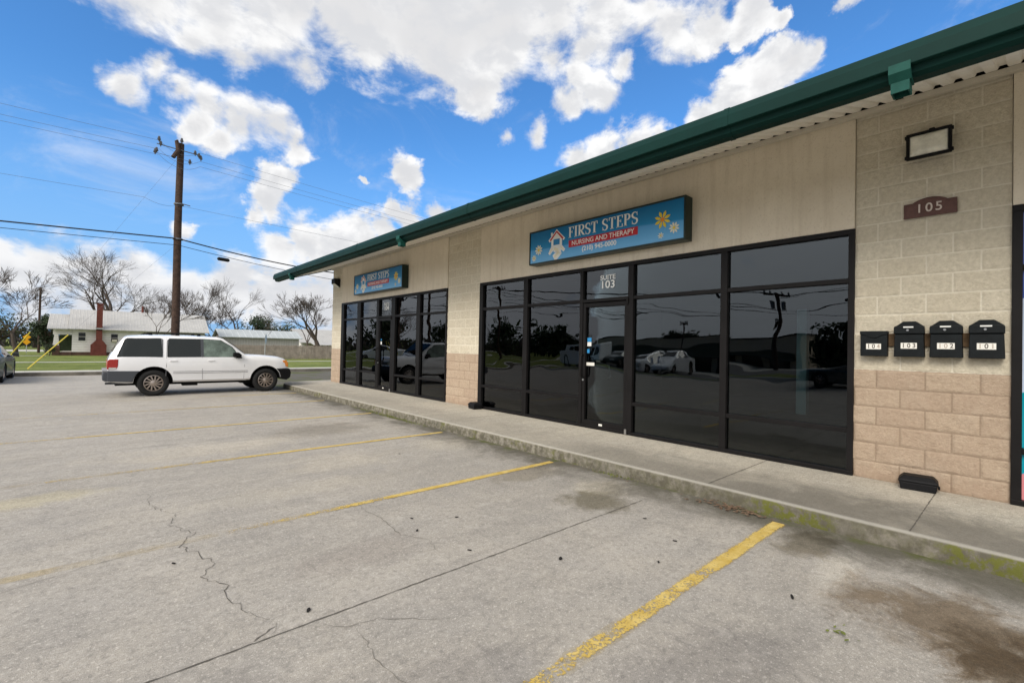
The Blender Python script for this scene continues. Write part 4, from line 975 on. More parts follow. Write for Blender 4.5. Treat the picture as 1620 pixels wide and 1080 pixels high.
def saloon(name, label, loc, rz, paint, st, wb, r=.31, group=None, simple=False, glass_x=None):
    t = thing(name, label, 'car', loc, rz, group); b = Body(st)
    hw = st[len(st)//2][5]
    o = b.mesh().build('body', [paint, M['hubdark']], t); carve(o, arches(wb, r*1.14, hw), [paint, M['hubdark']])
    for x in wb:
        for s_ in (-1, 1): wheel(t, x, s_*(hw-.11), r, s_, 7, .2)
    (l0, l1), up = glass_x
    for s_ in (-1, 1):
        b.panel([(l0, st[len(st)//2][2]+.01), (l1, st[len(st)//2][2]+.0)], up, s_).build('side_window', M['carglass'], t, fix=False)
        xr_, xf = st[0][0], st[-1][0]
        mb = MB(); z = b.at(xr_+.1)[2]; mb.box((xr_-.008, s_*(hw-.38), z-.19), (xr_+.22, s_*(hw-.035), z-.05)); mb.build('tail_light', M['lampred'], t, bevel=.02)
        mb = MB(); z = b.at(xf-.1)[2]; mb.box((xf-.26, s_*(hw-.36), z-.15), (xf+.006, s_*(hw-.06), z-.04)); mb.build('head_light', M['lampclear'], t, bevel=.02)
        mb = MB(); x = l1-.22; mb.box((x-.05, s_*(hw-.01), b.at(x)[2]+.02), (x+.06, s_*(hw+.15), b.at(x)[2]+.13)); mb.build('wing_mirror', paint, t, bevel=.02)
    return t, b
SED = lambda L, H, hw: [(-L/2, H*.28, H*.55, H*.60, hw*.86, hw*.88, hw*.78), (-L/2+.06, H*.18, H*.62, H*.67, hw*.93, hw*.95, hw*.84), (-L*.40, H*.15, H*.65, H*.73, hw*.97, hw*.98, hw*.80), (-L*.29, H*.14, H*.66, H*.93, hw, hw, hw*.70), (-L*.14, H*.13, H*.65, H*.995, hw, hw, hw*.70),
   (L*.02, H*.13, H*.64, H*.985, hw, hw, hw*.70), (L*.10, H*.13, H*.64, H*.92, hw, hw, hw*.72), (L*.25, H*.14, H*.62, H*.67, hw, hw*.99, hw*.84), (L*.40, H*.15, H*.55, H*.60, hw*.97, hw*.97, hw*.82), (L*.47, H*.18, H*.46, H*.52, hw*.92, hw*.92, hw*.76), (L/2, H*.25, H*.38, H*.43, hw*.82, hw*.84, hw*.70)]
def gx(L, H): return ((-L*.33, L*.20), [(-L*.33, H*.70), (-L*.26, H*.86), (-L*.13, H*.93), (L*.03, H*.92), (L*.12, H*.82), (L*.20, H*.66)])
t, b = saloon('parked_sedan', 'dark grey-green sedan at the left edge parked nose to the far kerb', (-3.06, 23.75, 0), R(90), M['paintgrey'], SED(4.25, 1.30, .82), (-1.12, 1.28), .31, glass_x=gx(4.25, 1.30))
b.top(-1.68, -1.26, .10).build('rear_window', M['carglass'], t, fix=False); b.top(.47, 1.04, .10).build('windscreen', M['carglass'], t, fix=False)
# cars seen only as reflections in the shop glass
for i, (x, y, rz, pt, lab) in enumerate(((-21.6, 18.9, 0, 'paintwhite', 'white car, rightmost of three reflected before the long opposite building'), (-21.8, 21.4, 0, 'paintwhite', 'white car reflected in the shop glass in the middle of the three opposite'), (-21.8, 23.9, 0, 'paintdark', 'dark car reflected in the shop glass beside two white ones'),
                                         (-7.6, 41.5, R(40), 'paintwhite', 'white car reflected in the far shop front above the kerb'), (-11.0, 4.6, R(90), 'paintdark', 'dark teal car reflected at the right end of the near shop glass'))):
    L, H = 4.4, 1.4
    if i < 3: rz += R(0)
    t, b = saloon('parked_car', lab, (x, y, 0), rz, M[pt], SED(L, H, .85), (-1.3, 1.3), .32, 'cars reflected in the shop windows', glass_x=gx(L, H))
    b.top(.5, 1.05, .1).build('windscreen', M['carglass'], t, fix=False)
bus = thing('parked_bus', 'white minibus with a row of dark windows, reflected in the near shop glass', 'bus', (-20, 26.6, 0), R(90))
mb = MB(); mb.prism([(-2.4, .35), (2.3, .35), (2.35, .95), (1.7, 1.15), (1.45, 1.9), (-2.4, 1.9)], -.9, .9, 'y'); mb.build('body', M['paintwhite'], bus, bevel=.06)
for k in range(6):
    for s_ in (-.905, .905): mb = MB(); mb.box((-2.25+k*.56, s_, 1.15), (-1.78+k*.56, s_*1.01, 1.65)); mb.build('window', M['carglass'], bus)
for x in (-1.6, 1.6):
    for s_ in (-1, 1): wheel(bus, x, s_*.80, .33, s_, 6)

# ------------------------------------------------------------------ utility pole, wires, guys
PY_ = 26.55; PXc = 2.70
def pole_thing(name, label, x, y, top, r0_, r1_, cat='utility pole', z0=.12):
    o = thing(name, label, cat, (x, y, z0)); h = top-z0
    mb = MB(); mb.tube([(math.sin(i*.9)*.012, math.cos(i*1.3)*.012, h*i/8) for i in range(9)], [lerp(r0_, r1_, i/8) for i in range(9)], 12); mb.build('pole_shaft', M['pole'], o); return o
up_ = pole_thing('utility_pole', 'tall brown wooden utility pole rising behind the white parked vehicle', PXc, PY_, 10.72, .175, .135)
def insul(par, x, y, z, s=1):
    mb = MB(); mb.lathe([(0, .16), (.03, .16), (.045, .13), (.03, .11), (.06, .08), (.035, .06), (.07, .03), (.03, 0), (.012, -.06), (0, -.06)], (0, 0, 0), 'z', 10)
    mb.v = [(a*s+x, b_*s+y, c*s+z) for a, b_, c in mb.v]; mb.build('insulator', M['porcelain'], par)
mb = MB(); mb.box((-.98, -.26, -.05+10.05), (.85, -.17, .05+10.05)); 
mb = MB(); mb.tube([(-.90, -.2, 10.28), (.80, -.2, 10.20)], .022, 6); mb.tube([(-.92, -.2, 9.86), (.45, -.2, 9.80)], .010, 5); mb.build('cross_bar', M['wire_grey'], up_)
mb = MB(); mb.tube([(-.18, -.2, 10.62), (-.10, -.22, 10.2), (-.30, -.3, 9.80)], [.075, .10, .085], 10); mb.build('cut_out', M['pole'], up_)
for x, z in ((-.82, 10.45), (-.76, 10.25), (-.95, 9.84), (-.90, 9.92), (.55, 10.20), (.70, 10.12), (.78, 10.02), (.35, 9.72), (.02, 10.62), (-.15, 10.50)): insul(up_, x, -.2, z, 1.15)
mb = MB()
for i, z in enumerate((6.12, 7.75)): mb.lathe([(.16, z-.03), (.20, z-.03), (.20, z+.03), (.16, z+.03)], (0, 0, 0), 'z', 14)
mb.tube([(0, -.17, 7.78), (.42, -.2, 7.72)], .022, 6); mb.build('pole_band', M['wire_grey'], up_)
def wire(name, label, pts, r_, m, sag=0, group='overhead lines on the utility pole'):
    P = []
    for a, b_ in zip(pts[:-1], pts[1:]):
        a, b_ = Vector(a), Vector(b_)
        for i in range(12):
            t = i/12; P.append(a.lerp(b_, t)-Vector((0, 0, sag*4*t*(1-t))))
    P.append(Vector(pts[-1])); o = MB().tube(P, r_, 5).build(name, m); return tag(o, label, 'cable', group)
wire('overhead_cable', 'thick black overhead cable, lower of the street lines, passing the pole at mid height', [(-30, 26.4, 5.0), (PXc, 26.4, 6.24), (9.7, 26.4, 5.55), (42, 26.4, 5.6)], .030, M['wire'], .12)
wire('overhead_cable', 'thinner black cable hanging just under the thick one and carrying the splice case', [(-30, 26.3, 4.8), (PXc, 26.3, 5.92), (9.9, 26.3, 5.14), (42, 26.3, 5.3)], .013, M['wire'], .08)
o = MB(); P0, P1 = Vector((4.25, 26.3, 5.53)), Vector((4.78, 26.3, 5.50)); o.tube([P0, P0.lerp(P1, .1), P0.lerp(P1, .9), P1], [.03, .085, .085, .03], 10)
tag(o.build('splice_case', M['black']), 'black cylindrical splice case hanging on the lower cable right of the pole', 'splice case')
for k, (zl, zp, ze, lab) in enumerate(((10.75, 10.55, 9.3, 'top bare wire through the insulators at the pole head'), (10.2, 10.15, 9.0, 'middle bare wire at the pole head'), (10.0, 9.90, 8.8, 'lowest bare wire of the three at the pole head'))):
    wire('overhead_wire', lab, [(-34, 26.3, zl+.2), (PXc-.8, 26.3, zp), (PXc+.75, 26.3, zp-.12), (42, 26.3, ze)], .0065, M['wire_grey'], .35)
wire('overhead_wire', 'single thin wire ending at a strain insulator left of the pole', [(-34, 26.3, 7.6), (1.42, 26.3, 7.86), (PXc, 26.4, 7.78), (42, 26.3, 7.0)], .006, M['wire_grey'], .15)
def guy(a, b_, lab):
    a, b_ = Vector(a), Vector(b_); o = thing('guy_wire', lab, 'guy wire', a, 0, 'yellow-sleeved guy wires of the utility pole'); d = b_-a
    MB().tube([(0, 0, 0), d], .003, 5).build('steel_strand', M['wire_grey'], o)
    u_ = d.normalized(); MB().tube([u_*.15, u_*1.95], .022, 7).build('guard_sleeve', M['guyyellow'], o)
guy((-2.12, 26.6, .14), (PXc, PY_, 6.05), 'guy wire with yellow guard rising from the strip beyond the far kerb')
guy((-3.15, 30.2, .14), (PXc, PY_, 10.2), 'guy wire with yellow guard seen above the dark sedan')

fp = pole_thing('distant_pole', 'thin distant wooden pole left of the white house', -3.92, 60, 6.1, .10, .08)
# reflected poles across the street
def cross_pole(x, y, top, label, trans=False, arm=1.0, s=1.0):
    o = pole_thing('street_pole', label, x, y, top, .16*s, .12*s, z0=0)
    mb = MB(); mb.box((-.05, -arm, top-.28), (.05, arm, top-.16)); mb.build('cross_arm', M['pole'], o)
    for k in (-.9, -.45, .45, .9): insul(o, 0, k*arm, top-.1, 1.3)
    if trans:
        for k in (-.38, .38): MB().lathe([(0, -.28), (.15, -.28), (.15, .2), (.05, .25), (0, .25)], (.05, k, top-.95), 'z', 14).build('transformer_can', M['porcelain'], o)
    return o
cross_pole(-25.5, 12.7, 6.3, 'pole with two transformer cans reflected in the near shop glass', True, .85)
cross_pole(-27.2, 13.4, 3.9, 'short pole just right of the transformer pole in the reflection', False, .3, .6)
cross_pole(-26.0, 20.5, 4.2, 'lamp pole reflected over the long opposite building', False, .35, .45)
cross_pole(-18.0, 36.5, 8.0, 'pole with a cross arm reflected at the left end of the near shop glass', False, 1.0, 1.0)
cross_pole(-9.5, 36.0, 6.6, 'leaning pole reflected in the far shop front', False, .8, .9)
cross_pole(-10.5, 43.5, 6.4, 'pole with a cross arm reflected above the door of the far shop front', False, .9, .9)
for k, (z, dx, lab) in enumerate(((6.2, -.0, 'outer'), (6.15, .6, 'second'), (6.1, 1.2, 'third'), (5.0, .2, 'fourth, lower,'), (4.6, .5, 'lowest'))):
    wire('street_wire', lab+' wire along the opposite street, seen only as a reflection', [(-25.5+dx*.4, -30, z+.3), (-25.5+dx*.4, 12.7, z), (-18.0+dx*.4, 36.5, z+1.5), (-10+dx, 60, z+1)], .022, M['wire'], .5, 'wires over the opposite street')
wire('street_wire', 'black wire crossing from the transformer pole towards the lot, seen as a reflection', [(-25.5, 12.7, 5.9), (-12, -6, 7.2)], .02, M['wire'], .5, 'wires over the opposite street')
wire('street_wire', 'black wire swinging from the transformer pole to the far poles, seen as a reflection', [(-25.5, 12.7, 5.0), (-9.5, 36, 5.2)], .02, M['wire'], .9, 'wires over the opposite street')

# ------------------------------------------------------------------ opposite buildings (seen as reflections)
ob = thing('long_building', 'long low beige building with dark canopy reflected in the near shop glass', 'building', (-34, 23, 0))
mb = MB(); mb.box((-6, -9.5, 0), (0, 13, 2.85)); mb.build('wall', M['beige'], ob)
mb = MB(); mb.box((-6.1, -9.6, 2.85), (.1, 13.1, 2.98)); mb.build('roof', M['bronze'], ob)
mb = MB(); mb.prism([(.001, 1.1), (1.3, 1.0), (1.3, 1.15), (.001, 1.75)], -9, 12.5, 'y'); mb.build('canopy', M['signbox'], ob)
for k in range(9): MB().box((0, -8.6+k*2.35, .05), (.03, -6.9+k*2.35, 1.05)).build('window', M['darkglass'], ob)
ob = thing('tall_building', 'tall plain tan building reflected at the right end of the near shop glass', 'building', (-14.6, -1.5, 0))
mb = MB(); mb.box((-8, -8, 0), (0, 7.2, 4.0)); mb.build('wall', M['tan'], ob)
mb = MB(); mb.box((-8.2, -8.2, 4.0), (.2, 7.5, 4.12)); mb.build('roof', M['bronze'], ob)
mb = MB(); mb.box((0, 2.0, .9), (.04, 5.0, 2.0)); mb.build('window', M['darkglass'], ob)

# ------------------------------------------------------------------ white house
hz = .13
hs = thing('white_house', 'white clapboard house with corrugated metal roof and red brick chimney', 'house', (2.5, 52, hz))
def hp(mb, n, m, par=None, **k):
    mb.v = [(x-2.5, y-52, z-hz) for x, y, z in mb.v]; return mb.build(n, m, par or hs, **k)
w = MB(); w.box((-1.51, 52, .40), (7.6, 57.5, 2.30)); w.prism([(52, 2.30), (57.5, 2.30), (54.75, 3.9)], 7.5, 7.6, 'x'); w.prism([(52, 2.30), (57.5, 2.30), (54.75, 3.9)], -1.51, -1.41, 'x'); wallh = hp(w, 'wall', M['siding'])
hp(MB().box((-1.49, 52.02, .0), (7.58, 57.4, .41)), 'foundation', M['foundation'])
def slope_roof(x0, x1, ye, ym, ze, zr_, n='roof', m=None, both=True, th=.06):
    mb = MB(); vs = []
    yb = 2*ym-ye
    P = [(ye, ze), (ym, zr_), (yb, ze), (yb, ze-th), (ym, zr_-th*1.3), (ye, ze-th)]
    mb.prism(P[::-1], x0, x1, 'x'); return hp(mb, n, m or M['tin'])
rf = slope_roof(-1.75, 7.9, 51.55, 54.75, 2.30, 4.03)
slope_roof(-2.95, -1.76, 51.5, 54.4, 2.28, 3.55)
w = MB(); w.box((-2.62, 52.0, 1.80), (-1.52, 52.08, 2.24)); w.box((-2.62, 52.08, 1.80), (-2.54, 56.5, 2.24)); hp(w, 'porch_beam', M['siding'])
w = MB(); w.prism([(-2.62, .95), (-2.26, .95), (-2.32, 1.80), (-2.54, 1.80)], 52.0, 52.3, 'y'); hp(w, 'porch_column', M['siding'])
w = MB(); w.box((-2.66, 51.96, .13), (-2.22, 52.34, .95)); w.box((-2.22, 52.0, .13), (-1.52, 52.2, .40)); w.box((-2.66, 52.3, .13), (-2.5, 56.5, .55)); hp(w, 'porch_pier', M['foundation'])
w = MB(); w.box((-2.2, 52.2, .13), (-1.52, 57, .42)); hp(w, 'porch_floor', M['walk_far'])
w = MB(); w.box((-2.45, 56.6, .4), (-1.55, 56.7, 2.3)); hp(w, 'porch_screen', M['leaf'])
w = MB(); w.box((-.06, 51.55, 1.35), (.33, 51.999, 4.38)); w.prism([(-.38, .13), (.62, .13), (.62, 1.02), (.36, 1.38), (-.08, 1.38), (-.38, 1.02)], 51.5, 51.995, 'y'); w.box((-.09, 51.52, 4.38), (.36, 51.99, 4.46)); ch = hp(w, 'chimney', M['brickred'])
w = MB(); w.box((-.10, 51.40, 2.32), (.37, 51.50, 2.42)); w.box((-.10, 51.44, 2.42), (-.065, 51.9, 2.50)); hp(w, 'flashing', M['shedroof'], ch)
hp(MB().tube([(3.1, 54.9, 3.8), (3.1, 54.9, 4.62)], .09, 8), 'flue_pipe', M['brickred'], rf)
def hwin(x0, x1, z0, z1, ac=False):
    w = MB(); b_ = .045
    for a, c in (((x0-b_, z0-b_), (x1+b_, z0)), ((x0-b_, z1), (x1+b_, z1+b_)), ((x0-b_, z0), (x0, z1)), ((x1, z0), (x1+b_, z1)), ((x0, (z0+z1)/2-.015), (x1, (z0+z1)/2+.015))): w.box((a[0], 51.96, a[1]), (c[0], 52.001, c[1]))
    f = hp(w, 'window', M['siding']); hp(MB().box((x0, 51.985, z0), (x1, 52.003, z1)), 'window_pane', M['darkglass'], f)
    if ac: hp(MB().box((x0+.06, 51.7, z0), (x1-.05, 51.98, z0+.2)), 'air_conditioner', M['trim'], f)
hwin(-1.13, -.70, 1.34, 2.0); hwin(.89, 1.33, 1.30, 1.95, True)

# ------------------------------------------------------------------ sheds behind the fence
sh = thing('metal_shed', 'long low grey metal shed behind the wooden fence', 'shed', (13.2, 55, hz))
def sp(mb, n, m, par, base): mb.v = [(x-base[0], y-base[1], z-base[2]) for x, y, z in mb.v]; return mb.build(n, m, par)
bs = (13.2, 55, hz)
sp(MB().box((9.5, 55, .13), (17.0, 58.5, 2.08)), 'wall', M['shedwall'], sh, bs)
w = MB(); w.prism([(54.7, 2.02), (56.7, 2.85), (58.8, 2.02), (58.8, 1.96), (56.7, 2.78), (54.7, 1.96)][::-1], 9.2, 17.3, 'x'); sp(w, 'roof', M['shedroof'], sh, bs)
w = MB(); w.prism([(55, 2.08), (58.5, 2.08), (56.7, 2.76)], 9.5, 9.56, 'x'); sp(w, 'gable', M['bark'], sh, bs)
sh = thing('grey_roof_house', 'low house with a pale metal roof half hidden by the building corner', 'house', (22, 60, hz)); bs = (22, 60, hz)
sp(MB().box((18.9, 60.2, .13), (26, 66, 1.75)), 'wall', M['siding'], sh, bs)
w = MB(); w.prism([(59.6, 1.62), (63, 3.35), (66.5, 1.62), (66.5, 1.55), (63, 3.27), (59.6, 1.55)][::-1], 18.5, 26.4, 'x'); sp(w, 'roof', M['tin'], sh, bs)
w = MB(); w.prism([(58.3, 1.35), (60.1, 1.72), (60.1, 1.66), (58.3, 1.29)][::-1], 19.8, 23, 'x'); sp(w, 'lean_to', M['tin'], sh, bs)
w = MB(); w.box((19.9, 58.4, .13), (20.0, 58.5, 1.3)); w.box((21.4, 58.4, .13), (21.5, 58.5, 1.3)); w.box((22.8, 58.4, .13), (22.9, 58.5, 1.3)); w.box((20.5, 58.9, .2), (21.3, 59.8, 1.1)); sp(w, 'lean_to_post', M['brickred'], sh, bs)
# wooden fence: planks are pattern inside each section
rnd = random.Random(9)
fn = thing('wooden_fence', 'weathered grey-brown vertical plank fence along the grass', 'fence', (8, 42, hz))
x = 0
while x < 19:
    mb = MB(); xx = x
    while xx < x+2.38:
        w = rnd.uniform(.115, .135); h = 1.17+rnd.uniform(-.025, .02); d = rnd.uniform(-.008, .008)
        mb.prism([(xx, 0), (xx+w-.012, 0), (xx+w-.012, h-.03), (xx+w-.04, h), (xx+.028, h), (xx, h-.03)], d, d+.02, 'y'); xx += w
    mb.box((x, .025, .25), (x+2.4, .06, .33)); mb.box((x, .025, .9), (x+2.4, .06, .98)); mb.build('plank_panel', M['fence'], fn)
    MB().box((x-.05, .065, 0), (x+.04, .15, 1.2)).build('fence_post', M['fence'], fn); x += 2.4
# signs
st_ = thing('stop_sign', 'small traffic sign seen nearly edge-on in front of the wooden fence', 'sign', (8.12, 33.0, hz), R(0))
MB().tube([(0, 0, 0), (0, 0, 1.95)], .022, 6).build('sign_post', M['signback'], st_)
mb = MB(); mb.prism([(.32*math.cos(R(22.5+45*i)), 1.60+.34*math.sin(R(22.5+45*i))) for i in range(8)], -.04, -.026, 'y'); o = mb.build('sign_plate', M['signback'], st_); o.rotation_euler.z = R(66)
ws = thing('warning_sign', 'two orange-yellow warning plates on one post near the distant road', 'sign', (-4.68, 60, hz))
MB().tube([(0, 0, 0), (0, 0, 1.6)], .03, 6).build('sign_post', M['signback'], ws)
for z in (1.42, .98): mb = MB(); mb.prism([(0, z-.27), (.27, z), (0, z+.27), (-.27, z)], -.05-.01*z, -.04-.01*z, 'y'); mb.build('sign_plate', M['signyellow'], ws)

# ------------------------------------------------------------------ trees
def bare_tree(name, label, x, y, h, seed, lean=(0, 0), spread=.55, r=.16, levels=6, z0=.1, group='bare winter trees', droop=0, fork=.28, twm='twig', first=.30):
    rnd = random.Random(seed); t = thing(name, label, 'tree', (x, y, z0), 0, group); T = MB(); K = MB()
    def grow(p, d, L, rad, lev):
        n = 3 if lev < 3 else 2; pts = [p]; rads = [rad]; q = p.copy(); dd = d.copy()
        for i in range(n):
            dd = (dd+Vector((rnd.gauss(0, .13), rnd.gauss(0, .13), rnd.gauss(0, .07)+.05-droop*lev*.02))).normalized(); q = q+dd*L/n; pts.append(q.copy()); rads.append(rad*(1-.38*(i+1)/n))
        (T if lev < 3 else K).tube(pts, rads, 8 if lev == 0 else (5 if lev < 3 else 3), caps=False)
        if lev >= levels: return
        nb = 2 if rnd.random() < .55 else 3
        if lev == 0: nb = 3
        for k in range(nb+(1 if lev > 1 else 0)):
            s_ = 1.0 if k < nb else rnd.uniform(.3, .7)
            bp = pts[-1] if k < nb else pts[-2].lerp(pts[-1], s_)
            ax = Vector((rnd.gauss(0, 1), rnd.gauss(0, 1), rnd.gauss(0, .3)))
            ax = (ax-dd*ax.dot(dd)).normalized(); ang = rnd.uniform(.25, .95)*spread*1.35
            nd = (dd*math.cos(ang)+ax*math.sin(ang)).normalized()
            grow(bp, nd, L*rnd.uniform(.62, .92), max(.011, rads[-1]*rnd.uniform(.66, .88)), lev+1)
    grow(Vector((0, 0, 0)), Vector((lean[0], lean[1], 1)).normalized(), h*first, r, 0)
    # fit to the wanted height
    mz = max(v[2] for v in K.v); k = h/mz
    T.v = [(a*k, b_*k, c*k) for a, b_, c in T.v]; K.v = [(a*k, b_*k, c*k) for a, b_, c in K.v]
    T.build('trunk', M['bark'], t, fix=False); K.build('crown', M[twm], t, fix=False); return t
bare_tree('bare_tree', 'wide leafless tree at the left edge standing before the distant road', -4.22, 48, 6.8, 11, (.02, 0), .66, .15, 6, first=.25)
bare_tree('bare_tree', 'largest leafless tree, spreading above the roof of the white house right of its chimney', 3.0, 75, 12.6, 5, (-.12, 0), .62, .52, 6, first=.28)
bare_tree('bare_tree', 'leafless tree with long limbs leaning left over the white house roof', .6, 74, 11.0, 31, (-.10, 0), .66, .42, 6, first=.28)
bare_tree('bare_tree', 'small thin leafless tree in front of the right end of the white house', 2.85, 40, 4.4, 8, (0, 0), .5, .06, 5, first=.25)
bare_tree('bare_tree', 'slender leafless tree just right of the utility pole', 8.1, 60, 8.2, 21, (.04, 0), .42, .26, 6, first=.30)
bare_tree('bare_tree', 'leaning leafless tree seen against the right edge of the utility pole', 5.5, 58, 7.2, 44, (.14, 0), .6, .22, 6, first=.28)
bare_tree('bare_tree', 'tall rugged leafless tree rising behind the grey metal shed', 12.8, 62, 9.2, 17, (-.02, 0), .5, .36, 6, first=.36)
bare_tree('bare_tree', 'multi-stemmed leafless tree beside the building corner over the fence', 16.7, 48, 6.6, 29, (.10, 0), .55, .24, 6, first=.20)
bare_tree('bare_tree', 'second leafless stem leaning left by the fence near the building corner', 15.9, 49, 5.6, 63, (.25, 0), .5, .12, 5, first=.25)
bare_tree('bare_tree', 'low twiggy leafless tree behind the left end of the grey shed', 10.4, 63, 6.0, 71, (0, 0), .6, .12, 6, first=.2)
def leafy(name, label, x, y, h, w, seed, m='leaf', n=2600, z0=.1, group='dark evergreen trees', ls=.16):
    rnd = random.Random(seed); t = thing(name, label, 'tree', (x, y, z0), 0, group); T = MB()
    T.tube([(0, 0, 0), (.05, 0, h*.3), (-.05, .03, h*.7)], [w*.05, w*.04, w*.015], 7); cl = []
    for i in range(15):
        a = rnd.uniform(0, 6.28); rr_ = w*.5*rnd.uniform(.1, .8); z = h*rnd.uniform(.30, .86); rr_ *= math.sin(min(3.0, (z/h)*3.0))**.5 if z/h < 1 else .3
        c = Vector((rr_*math.cos(a), rr_*math.sin(a), z)); cl.append((c, w*rnd.uniform(.13, .24))); T.tube([(0, 0, h*.25), c*.6+Vector((0, 0, h*.1)), c], [w*.02, w*.012, w*.005], 4)
    T.build('trunk', M['bark'], t); K = MB()
    for i in range(n):
        c, cr = cl[rnd.randrange(len(cl))]; d = Vector((rnd.gauss(0, 1), rnd.gauss(0, 1), rnd.gauss(0, .8))).normalized(); p = c+d*cr*rnd.uniform(.45, 1.12)
        a = Vector((rnd.gauss(0, 1), rnd.gauss(0, 1), rnd.gauss(0, 1))).normalized(); b_ = a.orthogonal().normalized(); s_ = ls*rnd.uniform(.5, 1.2)
        K.add([p-a*s_, p+b_*s_*.5, p+a*s_, p-b_*s_*.5], [(0, 1, 2, 3)])
    K.build('crown', M[m], t, fix=False); return t
leafy('evergreen_tree', 'dark rounded evergreen behind the middle of the grey shed', 15.2, 66, 5.0, 5.5, 1)
leafy('evergreen_tree', 'lower dark evergreen behind the right end of the grey shed', 18.3, 68, 4.4, 5.5, 2, 'leaf2')
leafy('evergreen_tree', 'dark bushy evergreen beside the porch of the white house', -3.15, 55, 3.6, 1.9, 3, 'leaf', 2200, ls=.11)
leafy('evergreen_tree', 'dark evergreen mass at the left edge beyond the distant road', -9.5, 88, 4.2, 8.0, 4, 'leaf2', 1300)
leafy('evergreen_tree', 'second dark evergreen mass behind the warning sign', -6.2, 90, 3.8, 6.0, 5, 'leaf', 1100)
leafy('shrub', 'small dark shrub at the porch corner of the white house', -2.75, 51.4, 1.0, .9, 6, 'leaf', 500, ls=.06)
for i, (x, y, h, w, lab) in enumerate(((-38, 49, 4.6, 8, 'far left'), (-36, 56, 5.2, 8, 'farther left'), (-33, 41, 4.2, 6, 'left of centre'), (-42, 30, 4.4, 7, 'behind the long roof'), (-33, 9.5, 4.2, 6, 'right of the transformer pole'), (-32, 5.0, 3.6, 6, 'right again'), (-30, 62, 5.0, 9, 'beyond the lot end'), (-22, 70, 5.5, 9, 'towards the far shop front'), (-12, 78, 5.0, 8, 'nearest the far street end'))):
    leafy('evergreen_tree', 'dark tree over the street '+lab+', seen reflected in glass', x, y, h, w, 20+i, 'leaf', 1500, 0, 'trees across the street', ls=.3)
bare_tree('bare_tree', 'leafless tree across the street reflected at the left end of the near shop glass', -18, 44, 5.6, 91, (0, 0), .6, .15, 5, 0, 'trees across the street')
bare_tree('bare_tree', 'leafless tree reflected in the far shop front left of the door', -14, 52, 6.4, 92, (0, 0), .6, .16, 5, 0, 'trees across the street')
# one continuous wood on the horizon
def far_wood(x0=-60, x1=60, y0=95, y1=125, n=5200, seed=77):
    rnd = random.Random(seed); mb = MB()
    for i in range(n):
        x = rnd.uniform(x0, x1); y = rnd.uniform(y0, y1); h = (2.6+1.6*mnoise.noise(Vector((x*.12, y*.12, 0)))+1.0*mnoise.noise(Vector((x*.5, y*.5, 3))))
        z = rnd.uniform(0, max(.6, h)); a = Vector((rnd.gauss(0, .5), rnd.gauss(0, .5), 1)).normalized(); b_ = a.orthogonal().normalized(); s_ = rnd.uniform(.3, .9); p = Vector((x, y, z))
        k = rnd.uniform(.05, .5); mb.add([p-a*s_, p+b_*s_*k, p+a*s_, p-b_*s_*k], [(0, 1, 2, 3)], 0 if rnd.random() < .6 else 1)
    return mb.build('distant_wood', [M['twig'], M['leaf2']], fix=False)
tag(far_wood(), 'low band of grey-brown winter woodland on the horizon', 'woodland', kind='stuff')
tag(far_wood(-56, -46, -30, 95, 5200, 78), 'dark belt of woodland across the street, seen reflected in the shop glass', 'woodland', kind='stuff')

# ------------------------------------------------------------------ small things on the ground
rnd = random.Random(3)
def leaf_bits(n, cx, cy, sx_, sy_, z, smin, smax, seed):
    rnd = random.Random(seed); mb = MB()
    for i in range(n):
        x, y = rnd.gauss(cx, sx_), rnd.gauss(cy, sy_); s_ = rnd.uniform(smin, smax); a = rnd.uniform(0, 6.28); zz = z+rnd.uniform(.002, .02)
        c, s2 = math.cos(a), math.sin(a); P = []
        for u, v, w in ((-1, 0, 0), (-.3, .45, .3), (.5, .35, .1), (1, 0, .4), (.4, -.4, .2), (-.4, -.35, .35)): P.append((x+(u*c-v*s2)*s_, y+(u*s2+v*c)*s_, zz+w*s_*.6))
        mb.add(P, [(0, 1, 2, 3, 4, 5)])
    return mb
tag(leaf_bits(110, 4.55, 1.88, .05, .16, .0, .012, .03, 1).build('leaf_litter', M['litter'], fix=False), 'small heap of dry brown leaves against the kerb', 'leaf litter', kind='stuff')
tag(leaf_bits(60, 4.58, 4.0, .04, 1.8, .0, .006, .016, 2).build('kerb_debris', M['litter'], fix=False), 'scattered crumbs of leaf and grit along the kerb', 'debris', kind='stuff')
tag(leaf_bits(14, 3.0, .68, .05, .05, .0, .006, .02, 5).build('weed_scraps', M['weed'], fix=False), 'tiny scraps of dead weed on the concrete near the lower right', 'debris', kind='stuff')
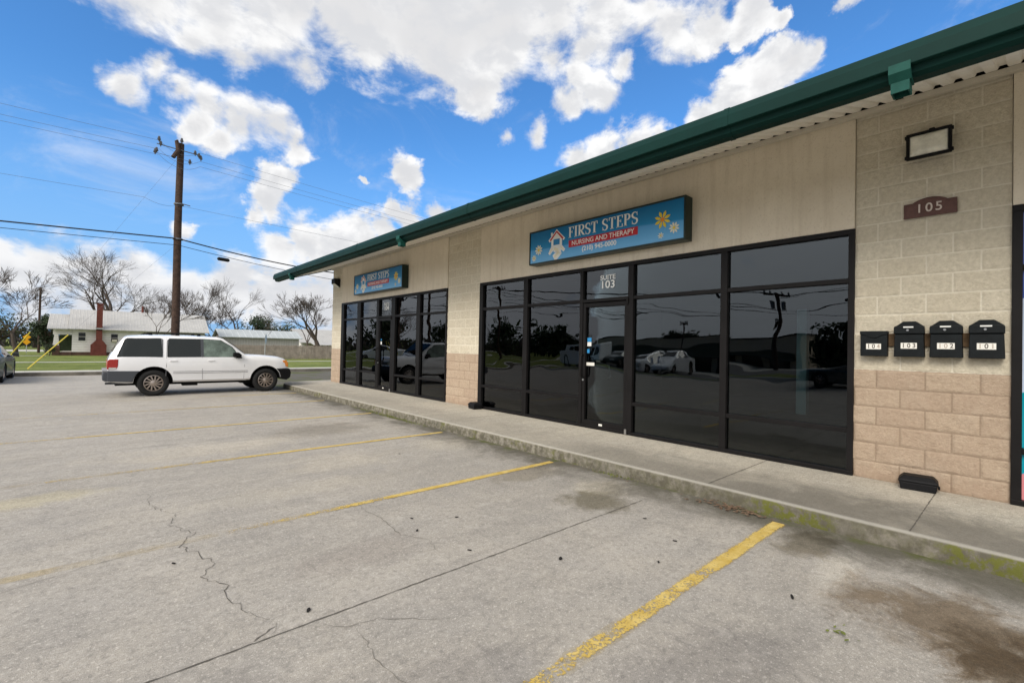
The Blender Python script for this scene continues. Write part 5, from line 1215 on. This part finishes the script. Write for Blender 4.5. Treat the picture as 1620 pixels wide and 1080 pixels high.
D_ = [(2.5,2.22,.020,'near the middle of the joint line'),(.92,2.69,.017,'next to the long slab joint at the lower left'),(.42,3.83,.013,'beside the left crack'),(3.22,.96,.02,'right of the nearest yellow line'),(2.07,3.56,.012,'left one of a pair near the second line'),(2.39,3.34,.012,'right one of a pair near the second line'),(1.97,3.3,.014,'just below the pair near the second line'),(2.08,2.74,.012,'close above the slab joint'),(3.43,1.85,.014,'between the stain and the nearest yellow line'),(3.0,1.74,.011,'just left of the nearest yellow line'),(3.15,5.79,.012,'in the third bay'),(3.67,2.27,.012,'by the end of the slab joint')]
for i, (x, y, s_, lab) in enumerate(D_):
    r_ = random.Random(100+i); mb = MB(); n = 9; P = [(s_*(1+.5*r_.random())*math.cos(6.28*k/n)*1.1, s_*(.35+.4*r_.random())*math.sin(6.28*k/n)) for k in range(n)]
    mb.prism(P, 0, .004); o = mb.build('dark_spot', M['deadleaf']); o.location = (x, y, .0045); o.rotation_euler.z = r_.uniform(0, 3)
    tag(o, 'small black leaf '+lab, 'leaf', 'black leaf scraps on the lot')
def blades(n, fn, h, seed, name, lab):
    rnd = random.Random(seed); mb = MB()
    for i in range(n):
        x, y, z = fn(rnd); a = rnd.uniform(0, 6.28); hh = h*rnd.uniform(.4, 1.2); w = .004; lx, ly = rnd.gauss(0, .35)*hh, rnd.gauss(0, .35)*hh; c, s_ = math.cos(a)*w, math.sin(a)*w
        mb.add([(x-c, y-s_, z), (x+c, y+s_, z), (x+lx*.5+c*.6, y+ly*.5+s_*.6, z+hh*.6), (x+lx, y+ly, z+hh)], [(0, 1, 2, 3)])
    return tag(mb.build(name, M['weed'], fix=False), lab, 'weeds', kind='stuff')
blades(520, lambda r_: (KX-.03-abs(r_.gauss(0, .05)), r_.gauss(8.9, .75), .0), .035, 1, 'kerb_weeds', 'patch of green weeds growing in the kerb joint')
blades(90, lambda r_: (KX-.02-abs(r_.gauss(0, .03)), r_.gauss(3.3, .15), .0), .03, 2, 'kerb_weeds', 'tiny weed tuft at the kerb in front of SUITE 103')
blades(350, lambda r_: (r_.uniform(8, 20), 41.9+r_.gauss(0, .08), .13), .22, 3, 'fence_weeds', 'taller grass along the foot of the wooden fence')
for o in list(C.objects):
    if o.type == 'MESH' and o.parent is None and 'kind' not in o and 'label' not in o: print('UNTAGGED', o.name)
